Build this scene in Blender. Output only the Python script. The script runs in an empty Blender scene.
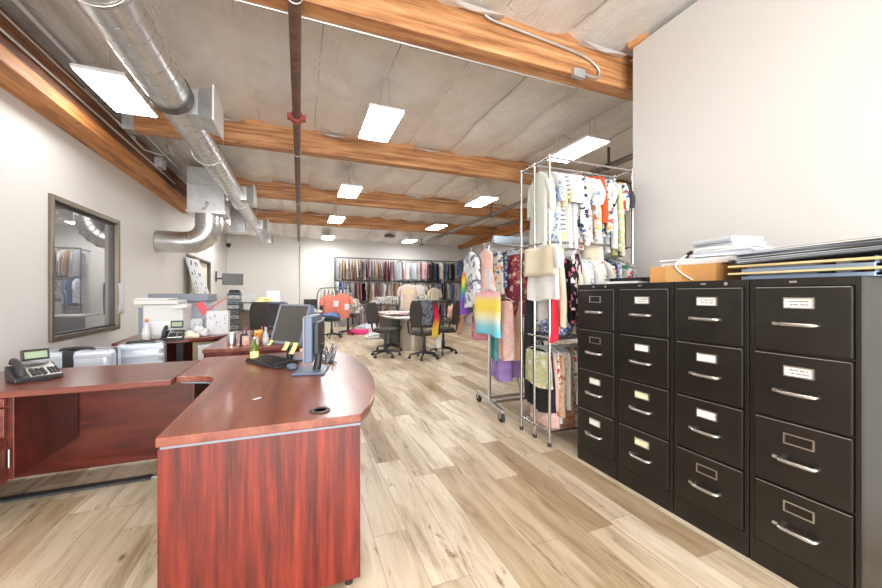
import bpy, math, random
from mathutils import Vector, Matrix, noise
PI = math.pi
col = bpy.context.scene.collection
scn = bpy.context.scene
R = random.Random(7)

# ------------------------------------------------------------------ mesh helper
class MB:
    def __init__(s): s.v=[]; s.f=[]; s.mi=[]; s.m=0; s.sm=[]
    def add(s, vs, fs, smooth=False):
        o=len(s.v); s.v+= [tuple(p) for p in vs]
        for f in fs: s.f.append(tuple(i+o for i in f)); s.mi.append(s.m); s.sm.append(smooth)
        return s
    def mat(s,i): s.m=i; return s
    def box(s,x0,y0,z0,x1,y1,z1):
        x0,x1=min(x0,x1),max(x0,x1); y0,y1=min(y0,y1),max(y0,y1); z0,z1=min(z0,z1),max(z0,z1)
        v=[(x0,y0,z0),(x1,y0,z0),(x1,y1,z0),(x0,y1,z0),(x0,y0,z1),(x1,y0,z1),(x1,y1,z1),(x0,y1,z1)]
        return s.add(v,[(3,2,1,0),(4,5,6,7),(0,1,5,4),(1,2,6,5),(2,3,7,6),(3,0,4,7)])
    def obox(s,c,sx,sy,sz,rz=0,rx=0,ry=0):
        m=Matrix.Translation(c)@Matrix.Rotation(rz,4,'Z')@Matrix.Rotation(rx,4,'X')@Matrix.Rotation(ry,4,'Y')
        n=MB().box(-sx/2,-sy/2,-sz/2,sx/2,sy/2,sz/2)
        return s.add([m@Vector(p) for p in n.v], n.f)
    def prism(s,pts,z0,z1,smooth=False):
        n=len(pts)
        v=[(x,y,z0) for x,y in pts]+[(x,y,z1) for x,y in pts]
        s.add(v,[tuple(range(n-1,-1,-1)),tuple(range(n,2*n))]+[(i,(i+1)%n,n+(i+1)%n,n+i) for i in range(n)])
        return s
    def ring(s,c,ax,r,n,r2=None):
        ax=Vector(ax).normalized(); a=ax.orthogonal().normalized()
        if abs(ax.z)<.99: a=Vector((0,0,1)).cross(ax).normalized()
        b=ax.cross(a); c=Vector(c)
        return [c+a*math.cos(2*PI*i/n)*r+b*math.sin(2*PI*i/n)*(r2 or r) for i in range(n)]
    def tube(s,pts,r,n=8,caps=True,rs=None):
        pts=[Vector(p) for p in pts]; k=len(pts); V=[]
        pa=None
        for i,p in enumerate(pts):
            t=(pts[min(i+1,k-1)]-pts[max(i-1,0)]).normalized()
            if pa is None:
                pa=Vector((0,0,1)).cross(t)
                if pa.length<.01: pa=Vector((1,0,0))
                pa.normalize()
            else:
                pa=(pa-t*pa.dot(t)); pa=pa.normalized() if pa.length>1e-5 else t.orthogonal().normalized()
            b=t.cross(pa); rr=rs[i] if rs else r
            V+= [p+pa*math.cos(2*PI*j/n)*rr+b*math.sin(2*PI*j/n)*rr for j in range(n)]
        F=[(i*n+j,i*n+(j+1)%n,(i+1)*n+(j+1)%n,(i+1)*n+j) for i in range(k-1) for j in range(n)]
        s.add(V,F,True)
        if caps:
            s.add(V[:n],[tuple(range(n-1,-1,-1))]); s.add(V[-n:],[tuple(range(n))])
        return s
    def cyl(s,p,q,r,n=16,r2=None): return s.tube([p,q],r,n,True,[r,r if r2 is None else r2])
    def lathe(s,prof,c=(0,0,0),n=24):
        V=[(c[0]+r*math.cos(2*PI*j/n),c[1]+r*math.sin(2*PI*j/n),c[2]+z) for r,z in prof for j in range(n)]
        k=len(prof)
        s.add(V,[(i*n+j,i*n+(j+1)%n,(i+1)*n+(j+1)%n,(i+1)*n+j) for i in range(k-1) for j in range(n)],True)
        if prof[0][0]>1e-4: s.add(V[:n],[tuple(range(n-1,-1,-1))])
        if prof[-1][0]>1e-4: s.add(V[-n:],[tuple(range(n))])
        return s
    def grid(s,fn,nu,nv,smooth=True):
        V=[fn(i/(nu-1),j/(nv-1)) for j in range(nv) for i in range(nu)]
        return s.add(V,[(j*nu+i,j*nu+i+1,(j+1)*nu+i+1,(j+1)*nu+i) for j in range(nv-1) for i in range(nu-1)],smooth)
    def loft(s,loops,caps=True,smooth=True):
        n=len(loops[0]); k=len(loops); V=[p for l in loops for p in l]
        s.add(V,[(i*n+j,i*n+(j+1)%n,(i+1)*n+(j+1)%n,(i+1)*n+j) for i in range(k-1) for j in range(n)],smooth)
        if caps: s.add(loops[0],[tuple(range(n-1,-1,-1))]); s.add(loops[-1],[tuple(range(n))])
        return s
    def ball(s,c,rx,ry=None,rz=None,n=16,m=10):
        ry=ry or rx; rz=rz or rx
        return s.loft([[ (c[0]+rx*math.sin(t)*math.cos(2*PI*j/n),c[1]+ry*math.sin(t)*math.sin(2*PI*j/n),c[2]-rz*math.cos(t)) for j in range(n)] for t in [max(.02,min(PI-.02,PI*i/m)) for i in range(m+1)]])
    def xf(s,m): s.v=[tuple(m@Vector(p)) for p in s.v]; return s
    def mesh(s,name,mats):
        me=bpy.data.meshes.new(name); me.from_pydata(s.v,[],s.f)
        for m in (mats if isinstance(mats,(list,tuple)) else [mats]): me.materials.append(m)
        me.polygons.foreach_set('material_index',s.mi); me.polygons.foreach_set('use_smooth',s.sm)
        me.update(); return me
    def obj(s,name,mats,parent=None,bev=0,loc=None,rz=0,solid=0):
        o=bpy.data.objects.new(name,s.mesh(name,mats)); col.objects.link(o)
        if parent: o.parent=parent
        if loc: o.location=loc
        o.rotation_euler.z=rz
        if solid:
            md=o.modifiers.new('solid','SOLIDIFY'); md.thickness=solid
        if bev:
            md=o.modifiers.new('bevel','BEVEL'); md.width=bev; md.segments=2; md.limit_method='ANGLE'; md.angle_limit=.6
        return o
def thing(name,label,cat,loc=(0,0,0),rz=0,group=None):
    o=bpy.data.objects.new(name,None); col.objects.link(o); o.location=loc; o.rotation_euler=(0,0,rz); o.empty_display_size=.1
    return tag(o,label,cat,group)
def tag(o,label,cat,group=None,kind=None):
    o['label']=label; o['category']=cat
    if group: o['group']=group
    if kind: o['kind']=kind
    return o
def struct(o): o['kind']='structure'; return o
def dup(o,loc=None,rz=None,label=None,group=None,mats=None):
    r=o.copy(); col.objects.link(r)
    if loc is not None: r.location=loc
    if rz is not None: r.rotation_euler.z=rz
    if label: r['label']=label
    if group: r['group']=group
    for ch in o.children:
        c=ch.copy(); col.objects.link(c); c.parent=r
        for g in ch.children:
            d=g.copy(); col.objects.link(d); d.parent=c
    return r

# ------------------------------------------------------------------ materials
def new(name):
    m=bpy.data.materials.new(name); m.use_nodes=True; nt=m.node_tree; b=nt.nodes['Principled BSDF']
    return m,nt,b
def N(nt,t,**k):
    n=nt.nodes.new(t)
    for a,v in k.items():
        if a in n.inputs: n.inputs[a].default_value=v
        else: setattr(n,a,v)
    return n
def L(nt,a,b): nt.links.new(a,b)
def ramp(nt,fac,stops,interp='LINEAR'):
    r=N(nt,'ShaderNodeValToRGB'); cr=r.color_ramp; cr.interpolation=interp
    while len(cr.elements)<len(stops): cr.elements.new(.5)
    for e,(p,c) in zip(cr.elements,stops): e.position=p; e.color=(*c[:3],1)
    L(nt,fac,r.inputs[0]); return r.outputs[0]
def lin(r,g,b):
    f=lambda x:((x/255+.055)/1.055)**2.4 if x>10 else x/255/12.92
    return (f(r),f(g),f(b))
def mapping(nt,scale,src='Object',rand=False):
    tc=N(nt,'ShaderNodeTexCoord'); mp=N(nt,'ShaderNodeMapping'); mp.inputs['Scale'].default_value=scale
    if rand:
        oi=N(nt,'ShaderNodeObjectInfo'); mu=N(nt,'ShaderNodeMath',operation='MULTIPLY'); mu.inputs[1].default_value=37.
        L(nt,oi.outputs['Random'],mu.inputs[0]); ad=N(nt,'ShaderNodeVectorMath',operation='ADD')
        L(nt,tc.outputs[src],ad.inputs[0]); L(nt,mu.outputs[0],ad.inputs[1]); L(nt,ad.outputs[0],mp.inputs[0])
    else: L(nt,tc.outputs[src],mp.inputs[0])
    return mp.outputs[0]
def mat(name,c,rough=.5,metal=0,bump=0,bscale=60,spec=.5,var=0,emit=0,coat=0,trans=0):
    m,nt,b=new(name); b.inputs['Base Color'].default_value=(*c,1); b.inputs['Roughness'].default_value=rough
    b.inputs['Metallic'].default_value=metal; b.inputs['Specular IOR Level'].default_value=spec
    if coat: b.inputs['Coat Weight'].default_value=coat; b.inputs['Coat Roughness'].default_value=.15
    if trans: b.inputs['Transmission Weight'].default_value=trans
    if bump or var:
        n=N(nt,'ShaderNodeTexNoise',Scale=bscale,Detail=4.); L(nt,mapping(nt,(1,1,1)),n.inputs['Vector'])
        if bump:
            bp=N(nt,'ShaderNodeBump',Strength=bump,Distance=.01); L(nt,n.outputs[0],bp.inputs['Height']); L(nt,bp.outputs[0],b.inputs['Normal'])
        if var:
            lo=tuple(x*(1-var) for x in c); hi=tuple(min(1,x*(1+var)) for x in c)
            L(nt,ramp(nt,n.outputs[0],[(.3,lo),(.7,hi)]),b.inputs['Base Color'])
    if emit: b.inputs['Emission Color'].default_value=(*c,1); b.inputs['Emission Strength'].default_value=emit
    return m
def wood(name,dark,mid,light,stretch,scale=3,rough=.3,coat=.3,fine=1.0,knots=False,bump=.05):
    m,nt,b=new(name); v=mapping(nt,stretch)
    n1=N(nt,'ShaderNodeTexNoise',Scale=scale,Detail=5.,Roughness=.6,Distortion=.3); L(nt,v,n1.inputs['Vector'])
    n2=N(nt,'ShaderNodeTexNoise',Scale=scale*6,Detail=3.,Roughness=.7); L(nt,v,n2.inputs['Vector'])
    mx=N(nt,'ShaderNodeMath',operation='MULTIPLY_ADD'); mx.inputs[1].default_value=.35*fine
    L(nt,n2.outputs[0],mx.inputs[0]); L(nt,n1.outputs[0],mx.inputs[2])
    o=ramp(nt,mx.outputs[0],[(.42+.1*fine,dark),(.55+.12*fine,mid),(.72+.14*fine,light)])
    if knots:
        vk=mapping(nt,tuple(1.3 if s<1 else 2.6 for s in stretch)); vo=N(nt,'ShaderNodeTexVoronoi',Scale=1.7); L(nt,vk,vo.inputs['Vector'])
        k=ramp(nt,vo.outputs['Distance'],[(.03,(.25,.18,.12)),(.09,(1,1,1))])
        mm=N(nt,'ShaderNodeMix',data_type='RGBA',blend_type='MULTIPLY'); mm.inputs[0].default_value=1
        L(nt,o,mm.inputs[6]); L(nt,k,mm.inputs[7]); o=mm.outputs[2]
    L(nt,o,b.inputs['Base Color']); b.inputs['Roughness'].default_value=rough; b.inputs['Coat Weight'].default_value=coat; b.inputs['Coat Roughness'].default_value=.12
    bp=N(nt,'ShaderNodeBump',Strength=bump,Distance=.004); L(nt,n2.outputs[0],bp.inputs['Height']); L(nt,bp.outputs[0],b.inputs['Normal'])
    return m
def fabric(name,cols,kind='spots',scale=14,rough=.85):
    m,nt,b=new(name); v=mapping(nt,(1,1,1),rand=True); k=len(cols); cols=[tuple(x*.8 for x in c) for c in cols]
    if kind=='plain':
        n=N(nt,'ShaderNodeTexNoise',Scale=6.); L(nt,v,n.inputs['Vector'])
        c=cols[0]; o=ramp(nt,n.outputs[0],[(.3,tuple(x*.88 for x in c)),(.7,c)])
    elif kind=='spots':   # ground colour with scattered motifs
        vo=N(nt,'ShaderNodeTexVoronoi',Scale=scale*1.5); nz=N(nt,'ShaderNodeTexNoise',Scale=scale*2.4,Detail=3.); L(nt,v,nz.inputs['Vector'])
        ad=N(nt,'ShaderNodeVectorMath',operation='MULTIPLY_ADD'); ad.inputs[1].default_value=(.09,.09,.09); L(nt,nz.outputs['Color'],ad.inputs[0]); L(nt,v,ad.inputs[2])
        L(nt,ad.outputs[0],vo.inputs['Vector'])
        cc=ramp(nt,vo.outputs['Color'],[(i/max(1,k-1)*.8+.1,c) for i,c in enumerate(cols[1:]+cols[1:2])][:k],'CONSTANT')
        mk=ramp(nt,vo.outputs['Distance'],[(.0,(1,1,1)),(.43,(0,0,0))],'CONSTANT')
        mm=N(nt,'ShaderNodeMix',data_type='RGBA'); L(nt,mk,mm.inputs[0]); mm.inputs[6].default_value=(*cols[0],1); L(nt,cc,mm.inputs[7]); o=mm.outputs[2]
    elif kind=='dye':
        n=N(nt,'ShaderNodeTexNoise',Scale=float(scale),Detail=2.,Distortion=1.2); L(nt,v,n.inputs['Vector'])
        o=ramp(nt,n.outputs[0],[(.3+.42*i/max(1,k-1),c) for i,c in enumerate(cols)])
    elif kind=='stripe':
        w=N(nt,'ShaderNodeTexWave',Scale=float(scale),Distortion=.6); w.bands_direction='Z'; L(nt,v,w.inputs['Vector'])
        o=ramp(nt,w.outputs[1],[(i/k,c) for i,c in enumerate(cols)],'CONSTANT')
    elif kind=='bands':   # big vertical colour bands in object height
        tc=N(nt,'ShaderNodeTexCoord'); sp=N(nt,'ShaderNodeSeparateXYZ'); L(nt,tc.outputs['Object'],sp.inputs[0])
        mr=N(nt,'ShaderNodeMapRange'); mr.inputs[1].default_value=-scale; mr.inputs[2].default_value=0; L(nt,sp.outputs[2],mr.inputs[0])
        o=ramp(nt,mr.outputs[0],[(i/max(1,k-1),c) for i,c in enumerate(cols)])
    L(nt,o,b.inputs['Base Color']); b.inputs['Roughness'].default_value=rough; b.inputs['Specular IOR Level'].default_value=.2
    return m

M={}
M['wall']=mat('wall_paint',(.66,.635,.60),.6,bump=.03,bscale=180)
M['wall_office']=mat('office_wall_paint',(.60,.585,.565),.5,bump=.02,bscale=180)
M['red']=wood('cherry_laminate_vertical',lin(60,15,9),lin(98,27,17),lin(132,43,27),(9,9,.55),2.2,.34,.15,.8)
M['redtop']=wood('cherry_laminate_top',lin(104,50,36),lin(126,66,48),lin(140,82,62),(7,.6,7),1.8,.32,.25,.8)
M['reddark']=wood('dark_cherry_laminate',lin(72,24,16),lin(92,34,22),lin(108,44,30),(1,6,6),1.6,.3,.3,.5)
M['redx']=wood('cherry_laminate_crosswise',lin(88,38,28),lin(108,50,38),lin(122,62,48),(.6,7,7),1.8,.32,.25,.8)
M['beam']=wood('glulam_timber',lin(136,86,50),lin(180,126,80),lin(206,158,110),(.5,5,9),2.0,.55,0,.8,knots=True,bump=.15)
M['beamy']=wood('ledger_timber',lin(140,86,44),lin(186,122,64),lin(214,154,90),(5,.5,8),2.0,.55,0,.8,knots=True,bump=.15)
M['beamyd']=wood('dark_ledger_timber',lin(72,42,26),lin(112,68,40),lin(146,94,58),(5,.5,8),2.0,.6,0,.8,knots=True,bump=.15)
M['block']=mat('wood_block',lin(190,135,85),.6,var=.2,bscale=9)
M['steel']=mat('galvanised_steel',(.62,.62,.61),.28,.9,bump=.08,bscale=12,var=.08)
M['steeldull']=mat('dull_galvanised_sheet',(.55,.56,.56),.42,.8,bump=.05,bscale=8,var=.12)
M['chrome']=mat('chrome',(.50,.49,.475),.26,1)
M['pipe']=mat('rusty_pipe_paint',lin(112,82,66),.5,.4,var=.35,bscale=14)
M['pipegrey']=mat('grey_pipe',lin(120,112,106),.5,.4,var=.2,bscale=14)
M['couple']=mat('red_coupling',lin(150,62,50),.5,var=.2)
M['black']=mat('black_plastic',(.018,.018,.02),.4)
M['blackm']=mat('matt_black_plastic',(.025,.025,.026),.6,bump=.1,bscale=200)
M['cab']=mat('black_enamel_steel',lin(30,27,23),.33,.1,bump=.03,bscale=5,var=.25)
M['cabside']=mat('black_enamel_carcass',lin(34,32,30),.35,.1,var=.2,bscale=4)
M['handle']=mat('satin_aluminium',(.62,.61,.59),.3,1)
M['card']=mat('label_card',(.8,.8,.76),.7)
M['cardy']=mat('pale_yellow_card',(.72,.74,.5),.7)
M['ink']=mat('printed_ink',(.08,.08,.09),.8)
M['white']=mat('white_plastic',(.58,.58,.56),.45)
M['whitem']=mat('white_enamel',(.68,.68,.69),.35)
M['paper']=mat('paper',(.62,.63,.64),.8,var=.04,bscale=20)
M['bluepaper']=mat('pale_blue_tray',lin(150,172,200),.5)
M['greyp']=mat('grey_plastic',lin(120,126,136),.45)
M['lgreyp']=mat('light_blue_grey_panel',lin(170,178,190),.5)
M['card_box']=mat('cardboard',lin(205,150,88),.75,var=.1,bscale=5)
M['tan']=mat('tan_board',lin(212,190,140),.7)
M['sticky']=mat('yellow_sticky_note',lin(238,226,150),.8)
M['frame']=mat('brown_anodised_frame',lin(112,100,86),.4,.5,var=.1)
M['screen']=mat('dark_screen',lin(70,68,64),.35)
M['blueedge']=mat('blue_grey_plastic',lin(92,104,128),.4)
M['rubber']=mat('black_rubber',(.03,.03,.03),.7)
M['darkcloth']=mat('charcoal_upholstery',lin(62,56,50),.9,bump=.2,bscale=150)
M['silver']=mat('silver_shell',lin(196,204,214),.3,.25,var=.06,bscale=4)
M['string']=mat('white_string',(.8,.8,.78),.8)
M['lcd']=mat('green_lcd',lin(140,158,128),.3)
M['light']=mat('light_diffuser',(.985,.99,1),.5,emit=16)
M['light2']=mat('bright_light_diffuser',(.985,.99,1),.5,emit=44)
M['hole_shade']=mat('dark_void',(.02,.02,.02),.9)  # near-black stands in for the shade inside a hole
M['conduit']=mat('conduit_steel',(.55,.54,.52),.35,.8)
M['grom']=mat('grommet_plastic',(.05,.03,.03),.4)
M['tabletop']=mat('pale_table_laminate',lin(196,190,182),.4)
M['beige']=mat('beige_metal_panel',lin(172,162,148),.35,.3)
M['dgrey']=mat('dark_grey_laminate',lin(78,76,70),.5)
M['pink']=mat('hot_pink_cloth',lin(226,60,120),.8)
# glass of bottle
m,nt,b=new('green_glass'); b.inputs['Base Color'].default_value=(*lin(120,150,40),1); b.inputs['Transmission Weight'].default_value=.7; b.inputs['Roughness'].default_value=.05; M['green']=m
m,nt,b=new('clear_plastic'); b.inputs['Base Color'].default_value=(.85,.88,.9,1); b.inputs['Transmission Weight'].default_value=.5; b.inputs['Roughness'].default_value=.2; M['clear']=m
# window glass: reflective pane over a dark room
m,nt,b=new('window_glass'); b.inputs['Base Color'].default_value=(.16,.17,.19,1); b.inputs['Roughness'].default_value=.015; b.inputs['Specular IOR Level'].default_value=1.
b.inputs['Coat Weight'].default_value=1; b.inputs['Coat IOR'].default_value=3.6; b.inputs['Coat Roughness'].default_value=.01; M['glass']=m

def floor_mat():
    m,nt,b=new('oak_plank_floor'); tc=N(nt,'ShaderNodeTexCoord'); sp=N(nt,'ShaderNodeSeparateXYZ'); L(nt,tc.outputs['Object'],sp.inputs[0])
    def mth(op,a,b_=None,c=None):
        n=N(nt,'ShaderNodeMath',operation=op)
        for i,x in enumerate((a,b_,c)):
            if x is None: continue
            if isinstance(x,(int,float)): n.inputs[i].default_value=x
            else: L(nt,x,n.inputs[i])
        return n.outputs[0]
    xs=mth('DIVIDE',sp.outputs[0],.178); row=mth('FLOOR',xs); fx=mth('SUBTRACT',xs,row)
    wn=N(nt,'ShaderNodeTexWhiteNoise',noise_dimensions='1D'); L(nt,row,wn.inputs['W'])
    ys=mth('ADD',mth('DIVIDE',sp.outputs[1],1.22),mth('MULTIPLY',wn.outputs[0],7.3)); pl=mth('FLOOR',ys); fy=mth('SUBTRACT',ys,pl)
    cv=N(nt,'ShaderNodeCombineXYZ'); L(nt,row,cv.inputs[0]); L(nt,pl,cv.inputs[1])
    w2=N(nt,'ShaderNodeTexWhiteNoise',noise_dimensions='2D'); L(nt,cv.outputs[0],w2.inputs['Vector'])
    # grain coordinates offset per plank
    off=mth('MULTIPLY',w2.outputs[0],50.); g=N(nt,'ShaderNodeCombineXYZ'); L(nt,mth('MULTIPLY',sp.outputs[0],9.),g.inputs[0]); L(nt,mth('ADD',mth('MULTIPLY',sp.outputs[1],1.1),off),g.inputs[1]); L(nt,off,g.inputs[2])
    n1=N(nt,'ShaderNodeTexNoise',Scale=1.6,Detail=6.,Roughness=.62,Distortion=.5); L(nt,g.outputs[0],n1.inputs['Vector'])
    n2=N(nt,'ShaderNodeTexNoise',Scale=1.1,Detail=7.,Roughness=.75,Distortion=1.2); L(nt,g.outputs[0],n2.inputs['Vector'])
    base=ramp(nt,w2.outputs[0],[(0,lin(160,140,112)),(.18,lin(180,162,136)),(.45,lin(200,186,163)),(.8,lin(214,203,184)),(1,lin(190,175,152))])
    gr=ramp(nt,n1.outputs[0],[(.3,lin(190,176,158)),(.48,lin(236,230,222)),(.66,lin(255,253,250))])
    mm=N(nt,'ShaderNodeMix',data_type='RGBA',blend_type='MULTIPLY'); mm.inputs[0].default_value=1; L(nt,base,mm.inputs[6]); L(nt,gr,mm.inputs[7])
    ck=ramp(nt,n2.outputs[0],[(.30,lin(84,62,46)),(.36,lin(176,152,126)),(.41,(1,1,1))])
    m2=N(nt,'ShaderNodeMix',data_type='RGBA',blend_type='MULTIPLY'); m2.inputs[0].default_value=.85; L(nt,mm.outputs[2],m2.inputs[6]); L(nt,ck,m2.inputs[7])
    # knots
    kg=N(nt,'ShaderNodeCombineXYZ'); L(nt,mth('MULTIPLY',sp.outputs[0],3.4),kg.inputs[0]); L(nt,mth('MULTIPLY',sp.outputs[1],1.5),kg.inputs[1]); L(nt,off,kg.inputs[2])
    vo=N(nt,'ShaderNodeTexVoronoi',Scale=1.5); L(nt,kg.outputs[0],vo.inputs['Vector'])
    kk=ramp(nt,vo.outputs['Distance'],[(.02,lin(110,84,64)),(.1,(1,1,1))])
    m3=N(nt,'ShaderNodeMix',data_type='RGBA',blend_type='MULTIPLY'); m3.inputs[0].default_value=.8; L(nt,m2.outputs[2],m3.inputs[6]); L(nt,kk,m3.inputs[7])
    # seams
    ex=mth('MINIMUM',fx,mth('SUBTRACT',1,fx)); ey=mth('MINIMUM',fy,mth('SUBTRACT',1,fy))
    sx=mth('LESS_THAN',ex,.011); sy=mth('LESS_THAN',ey,.0018); sm=mth('MAXIMUM',sx,sy)
    m4=N(nt,'ShaderNodeMix',data_type='RGBA',blend_type='MIX'); L(nt,mth('MULTIPLY',sm,.55),m4.inputs[0]); L(nt,m3.outputs[2],m4.inputs[6]); m4.inputs[7].default_value=(*lin(120,98,76),1)
    L(nt,m4.outputs[2],b.inputs['Base Color']); b.inputs['Roughness'].default_value=.38; b.inputs['Specular IOR Level'].default_value=.45
    bp=N(nt,'ShaderNodeBump',Strength=.15,Distance=.004); L(nt,n1.outputs[0],bp.inputs['Height']); L(nt,bp.outputs[0],b.inputs['Normal'])
    return m
M['floor']=floor_mat()
def foil_mat():
    m,nt,b=new('foil_insulation'); v=mapping(nt,(1,1,1))
    n1=N(nt,'ShaderNodeTexNoise',Scale=2.2,Detail=6.,Roughness=.65,Distortion=.8); L(nt,v,n1.inputs['Vector'])
    v2=mapping(nt,(3.5,1.2,1)); n2=N(nt,'ShaderNodeTexNoise',Scale=5.,Detail=6.,Roughness=.7,Distortion=1.5); L(nt,v2,n2.inputs['Vector'])
    L(nt,ramp(nt,n1.outputs[0],[(.3,(.80,.765,.71)),(.7,(.92,.895,.86))]),b.inputs['Base Color'])
    b.inputs['Metallic'].default_value=.3; b.inputs['Roughness'].default_value=.36
    bp=N(nt,'ShaderNodeBump',Strength=.65,Distance=.05); L(nt,n2.outputs[0],bp.inputs['Height']); L(nt,bp.outputs[0],b.inputs['Normal'])
    return m
M['foil']=foil_mat()

# ------------------------------------------------------------------ room shell
XL,XR,YB,YF=-2.45,6.8,14.9,-3.6
PX,PY=3.05,2.63           # outer corner of the office block
CZ=3.76
struct(MB().box(XL-.1,YF-.1,-.1,XR+.1,YB+.1,0).obj('floor',M['floor']))
wl=MB()
W1=(5.01,6.57,.76,2.32); W2=(9.95,12.3,.9,2.2)
wl.box(XL-.15,YF,0,XL,W1[0],4.1); wl.box(XL-.15,W1[0],0,XL,W1[1],W1[2]); wl.box(XL-.15,W1[0],W1[3],XL,W1[1],4.1)
wl.box(XL-.15,W1[1],0,XL,W2[0],4.1); wl.box(XL-.15,W2[0],0,XL,W2[1],W2[2]); wl.box(XL-.15,W2[0],W2[3],XL,W2[1],4.1); wl.box(XL-.15,W2[1],0,XL,YB,4.1)
struct(wl.obj('wall_left',M['wall']))
struct(MB().box(XL-.15,YB,0,XR+.15,YB+.15,4.1).obj('wall_back',M['wall']))
struct(MB().box(XR,PY-.2,0,XR+.15,YB,4.1).obj('wall_far_right',M['wall']))
struct(MB().box(PX,YF,0,PX+.14,PY,3.68).box(PX+.14,PY-.14,0,XR,PY,3.68).obj('wall_right',M['wall_office']))
# unseen wall behind the camera, shop-front windows added to bring in fill light
wf=MB().box(XL-.15,YF-.15,0,XL+.5,YF,4.1).box(PX-.5,YF-.15,0,PX+.14,YF,4.1).box(XL+.5,YF-.15,2.9,PX-.5,YF,4.1).box(XL+.5,YF-.15,0,PX-.5,YF,.3)
struct(wf.obj('wall_front',M['wall']))
wfr=MB()
for x in (XL+.5,-.25,PX-.56): wfr.box(x,YF-.1,.3,x+.06,YF-.04,2.9)
wfr.box(XL+.5,YF-.1,.3,PX-.5,YF-.04,.36).box(XL+.5,YF-.1,2.84,PX-.5,YF-.04,2.9)
struct(wfr.obj('window_3',M['frame']))  # frame of the added, unseen windows

# ceiling: foil-faced batts sagging between seams
seams=[.2+.735*k for k in range(-5,11)]
def ceil(x,y):
    k=math.floor((x-.2)/.735); fx=(x-.2)/.735-k
    by=(y-2.94)/2.975; kb=math.floor(by); fy=by-kb
    rr=random.Random(int(k*131+kb*17+5)).random()
    z=CZ
    sag=(.04+.09*rr)*(math.sin(PI*fx)**.6)
    z-=sag*(.3+.7*math.sin(PI*fy)**.7)
    if fy>.9: z-=.015*rr*math.sin(PI*fx)
    z-=.035*noise.noise(Vector((x*1.5,y*1.1,3)))+.03*noise.noise(Vector((x*4,y*2.2,9)))
    z+=.012*noise.noise(Vector((x*11,y*6,1)))
    if y>11.9: z-=.3*min(1,(y-11.9)/2.6)
    if x<-1.95: z+=.0
    return z
cb=MB(); NX,NY=186,300
cb.grid(lambda u,v:(XL-.1+u*(XR-XL+.2),YF-.1+v*(YB-YF+.2),ceil(XL-.1+u*(XR-XL+.2),YF-.1+v*(YB-YF+.2))),NX,NY)
struct(cb.obj('ceiling',M['foil'],solid=-.02))
# seam battens / stapled foil folds
sb=MB()
for i,x in enumerate(seams):
    if x<XL+.1: continue
    for yb in range(-2,4):
        y0=2.94+2.975*yb+.16; y1=y0+2.6
        y1=min(y1,YB-.1)
        pts=[]
        for j in range(28):
            y=y0+(y1-y0)*j/27; xx=x+.014*noise.noise(Vector((i*3.1,y*2.3,0)))
            pts.append((xx,y,ceil(x,y)-.012))
        sb.tube(pts,.006,5)
struct(sb.obj('trim_1',mat('foil_seam_fold',(.5,.46,.41),.5,.3)))

# cherry edge of the insulation where batts end on each beam
# ------------------------------------------------------------------ beams
bl=['nearest timber ceiling beam crossing overhead above the open floor, with grey conduit loop on it','second timber ceiling beam, crossing above the spiral duct side box and hanging panel light','third timber ceiling beam, between the second and third lights of the middle row','fourth timber ceiling beam, last one before the back wall']
ZB=3.39
for i,y in enumerate((2.80,5.78,8.75,11.73)):
    t=thing('ceiling_beam',bl[i],'beam',(0,y,ZB),0,'timber beams across the ceiling')
    MB().box(XL+.345,0,0,XR,.16,.46).obj('timber',M['beam'],t,bev=.006)
    st=MB(); st.box(XL+.335,-.012,-.012,XL+.46,.172,.2); st.obj('hanger_bracket',M['steeldull'],t)
    fl=MB(); rr=random.Random(i)
    for x in seams:
        if rr.random()<.55 and x>XL+.4 and x<XR-.8:
            w=rr.uniform(.35,.65); x0=x+rr.uniform(0,.1)
            for sgn,yy in ((-1,-.004),):
                fl.add([(x0,yy,.30),(x0+w,yy,.29+rr.uniform(-.02,.02)),(x0+w,yy-.10,.27),(x0,yy-.10,.275),(x0+w*.5,yy-.05,.262)],[(0,1,4),(1,2,4),(2,3,4),(3,0,4)])
    fl.obj('insulation_flap',M['whitem'],t)
t=thing('ledger_beam','dark stained timber ledger running along the top of the left wall with conduits','beam',(XL,0,3.08))
MB().box(0.001,YF+.02,.13,.285,9.7,.42).obj('timber',M['beamyd'],t,bev=.004); MB().box(0.001,YF+.02,0,.29,9.7,.13).obj('lower_lamination',M['beamy'],t,bev=.006)
t=MB().box(XR-.17,9.6,3.3,XR-.001,YB-.01,3.62).obj('ledger_beam',M['beamy'])
tag(t,'timber ledger beam high on the far right wall above the garment rails','beam')
o=MB().obox((0,0,0),.11,.16,.09,rz=.2).obj('wood_block',M['block'],bev=.004,loc=(PX+.02,PY-.05,3.725))
tag(o,'short wood offcut block sitting on top corner of white right wall','block')

# ------------------------------------------------------------------ windows in the left wall
def win(n,y0,y1,z0,z1,glass,fw=.055):
    f=MB()
    x0,x1=XL-.13,XL+.03
    f.box(x0,y0,z0,x1,y0+fw,z1).box(x0,y1-fw,z0,x1,y1,z1).box(x0,y0+fw,z0,x1,y1-fw,z0+fw).box(x0,y0+fw,z1-fw,x1,y1-fw,z1)
    o=struct(f.obj('window_%d'%n,M['frame'],bev=.004))
    i=fw
    MB().box(XL-.05,y0+i,z0+i,XL-.02,y0+i+.02,z1-i).box(XL-.05,y1-i-.02,z0+i,XL-.02,y1-i,z1-i).box(XL-.05,y0+i,z1-i-.02,XL-.02,y1-i,z1-i).box(XL-.05,y0+i,z0+i,XL-.02,y1-i,z0+i+.02).obj('glazing_bead',M['black'],o)
    MB().box(XL-.06,y0+i,z0+i,XL-.05,y1-i,z1-i).obj('pane',glass,o)
    return o
win(1,*W1,M['glass']); win(2,*W2,mat('painted_pale_pane',(.62,.6,.5),.6))  # second window: brightness seen in its glass painted as flat pale colour
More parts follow.
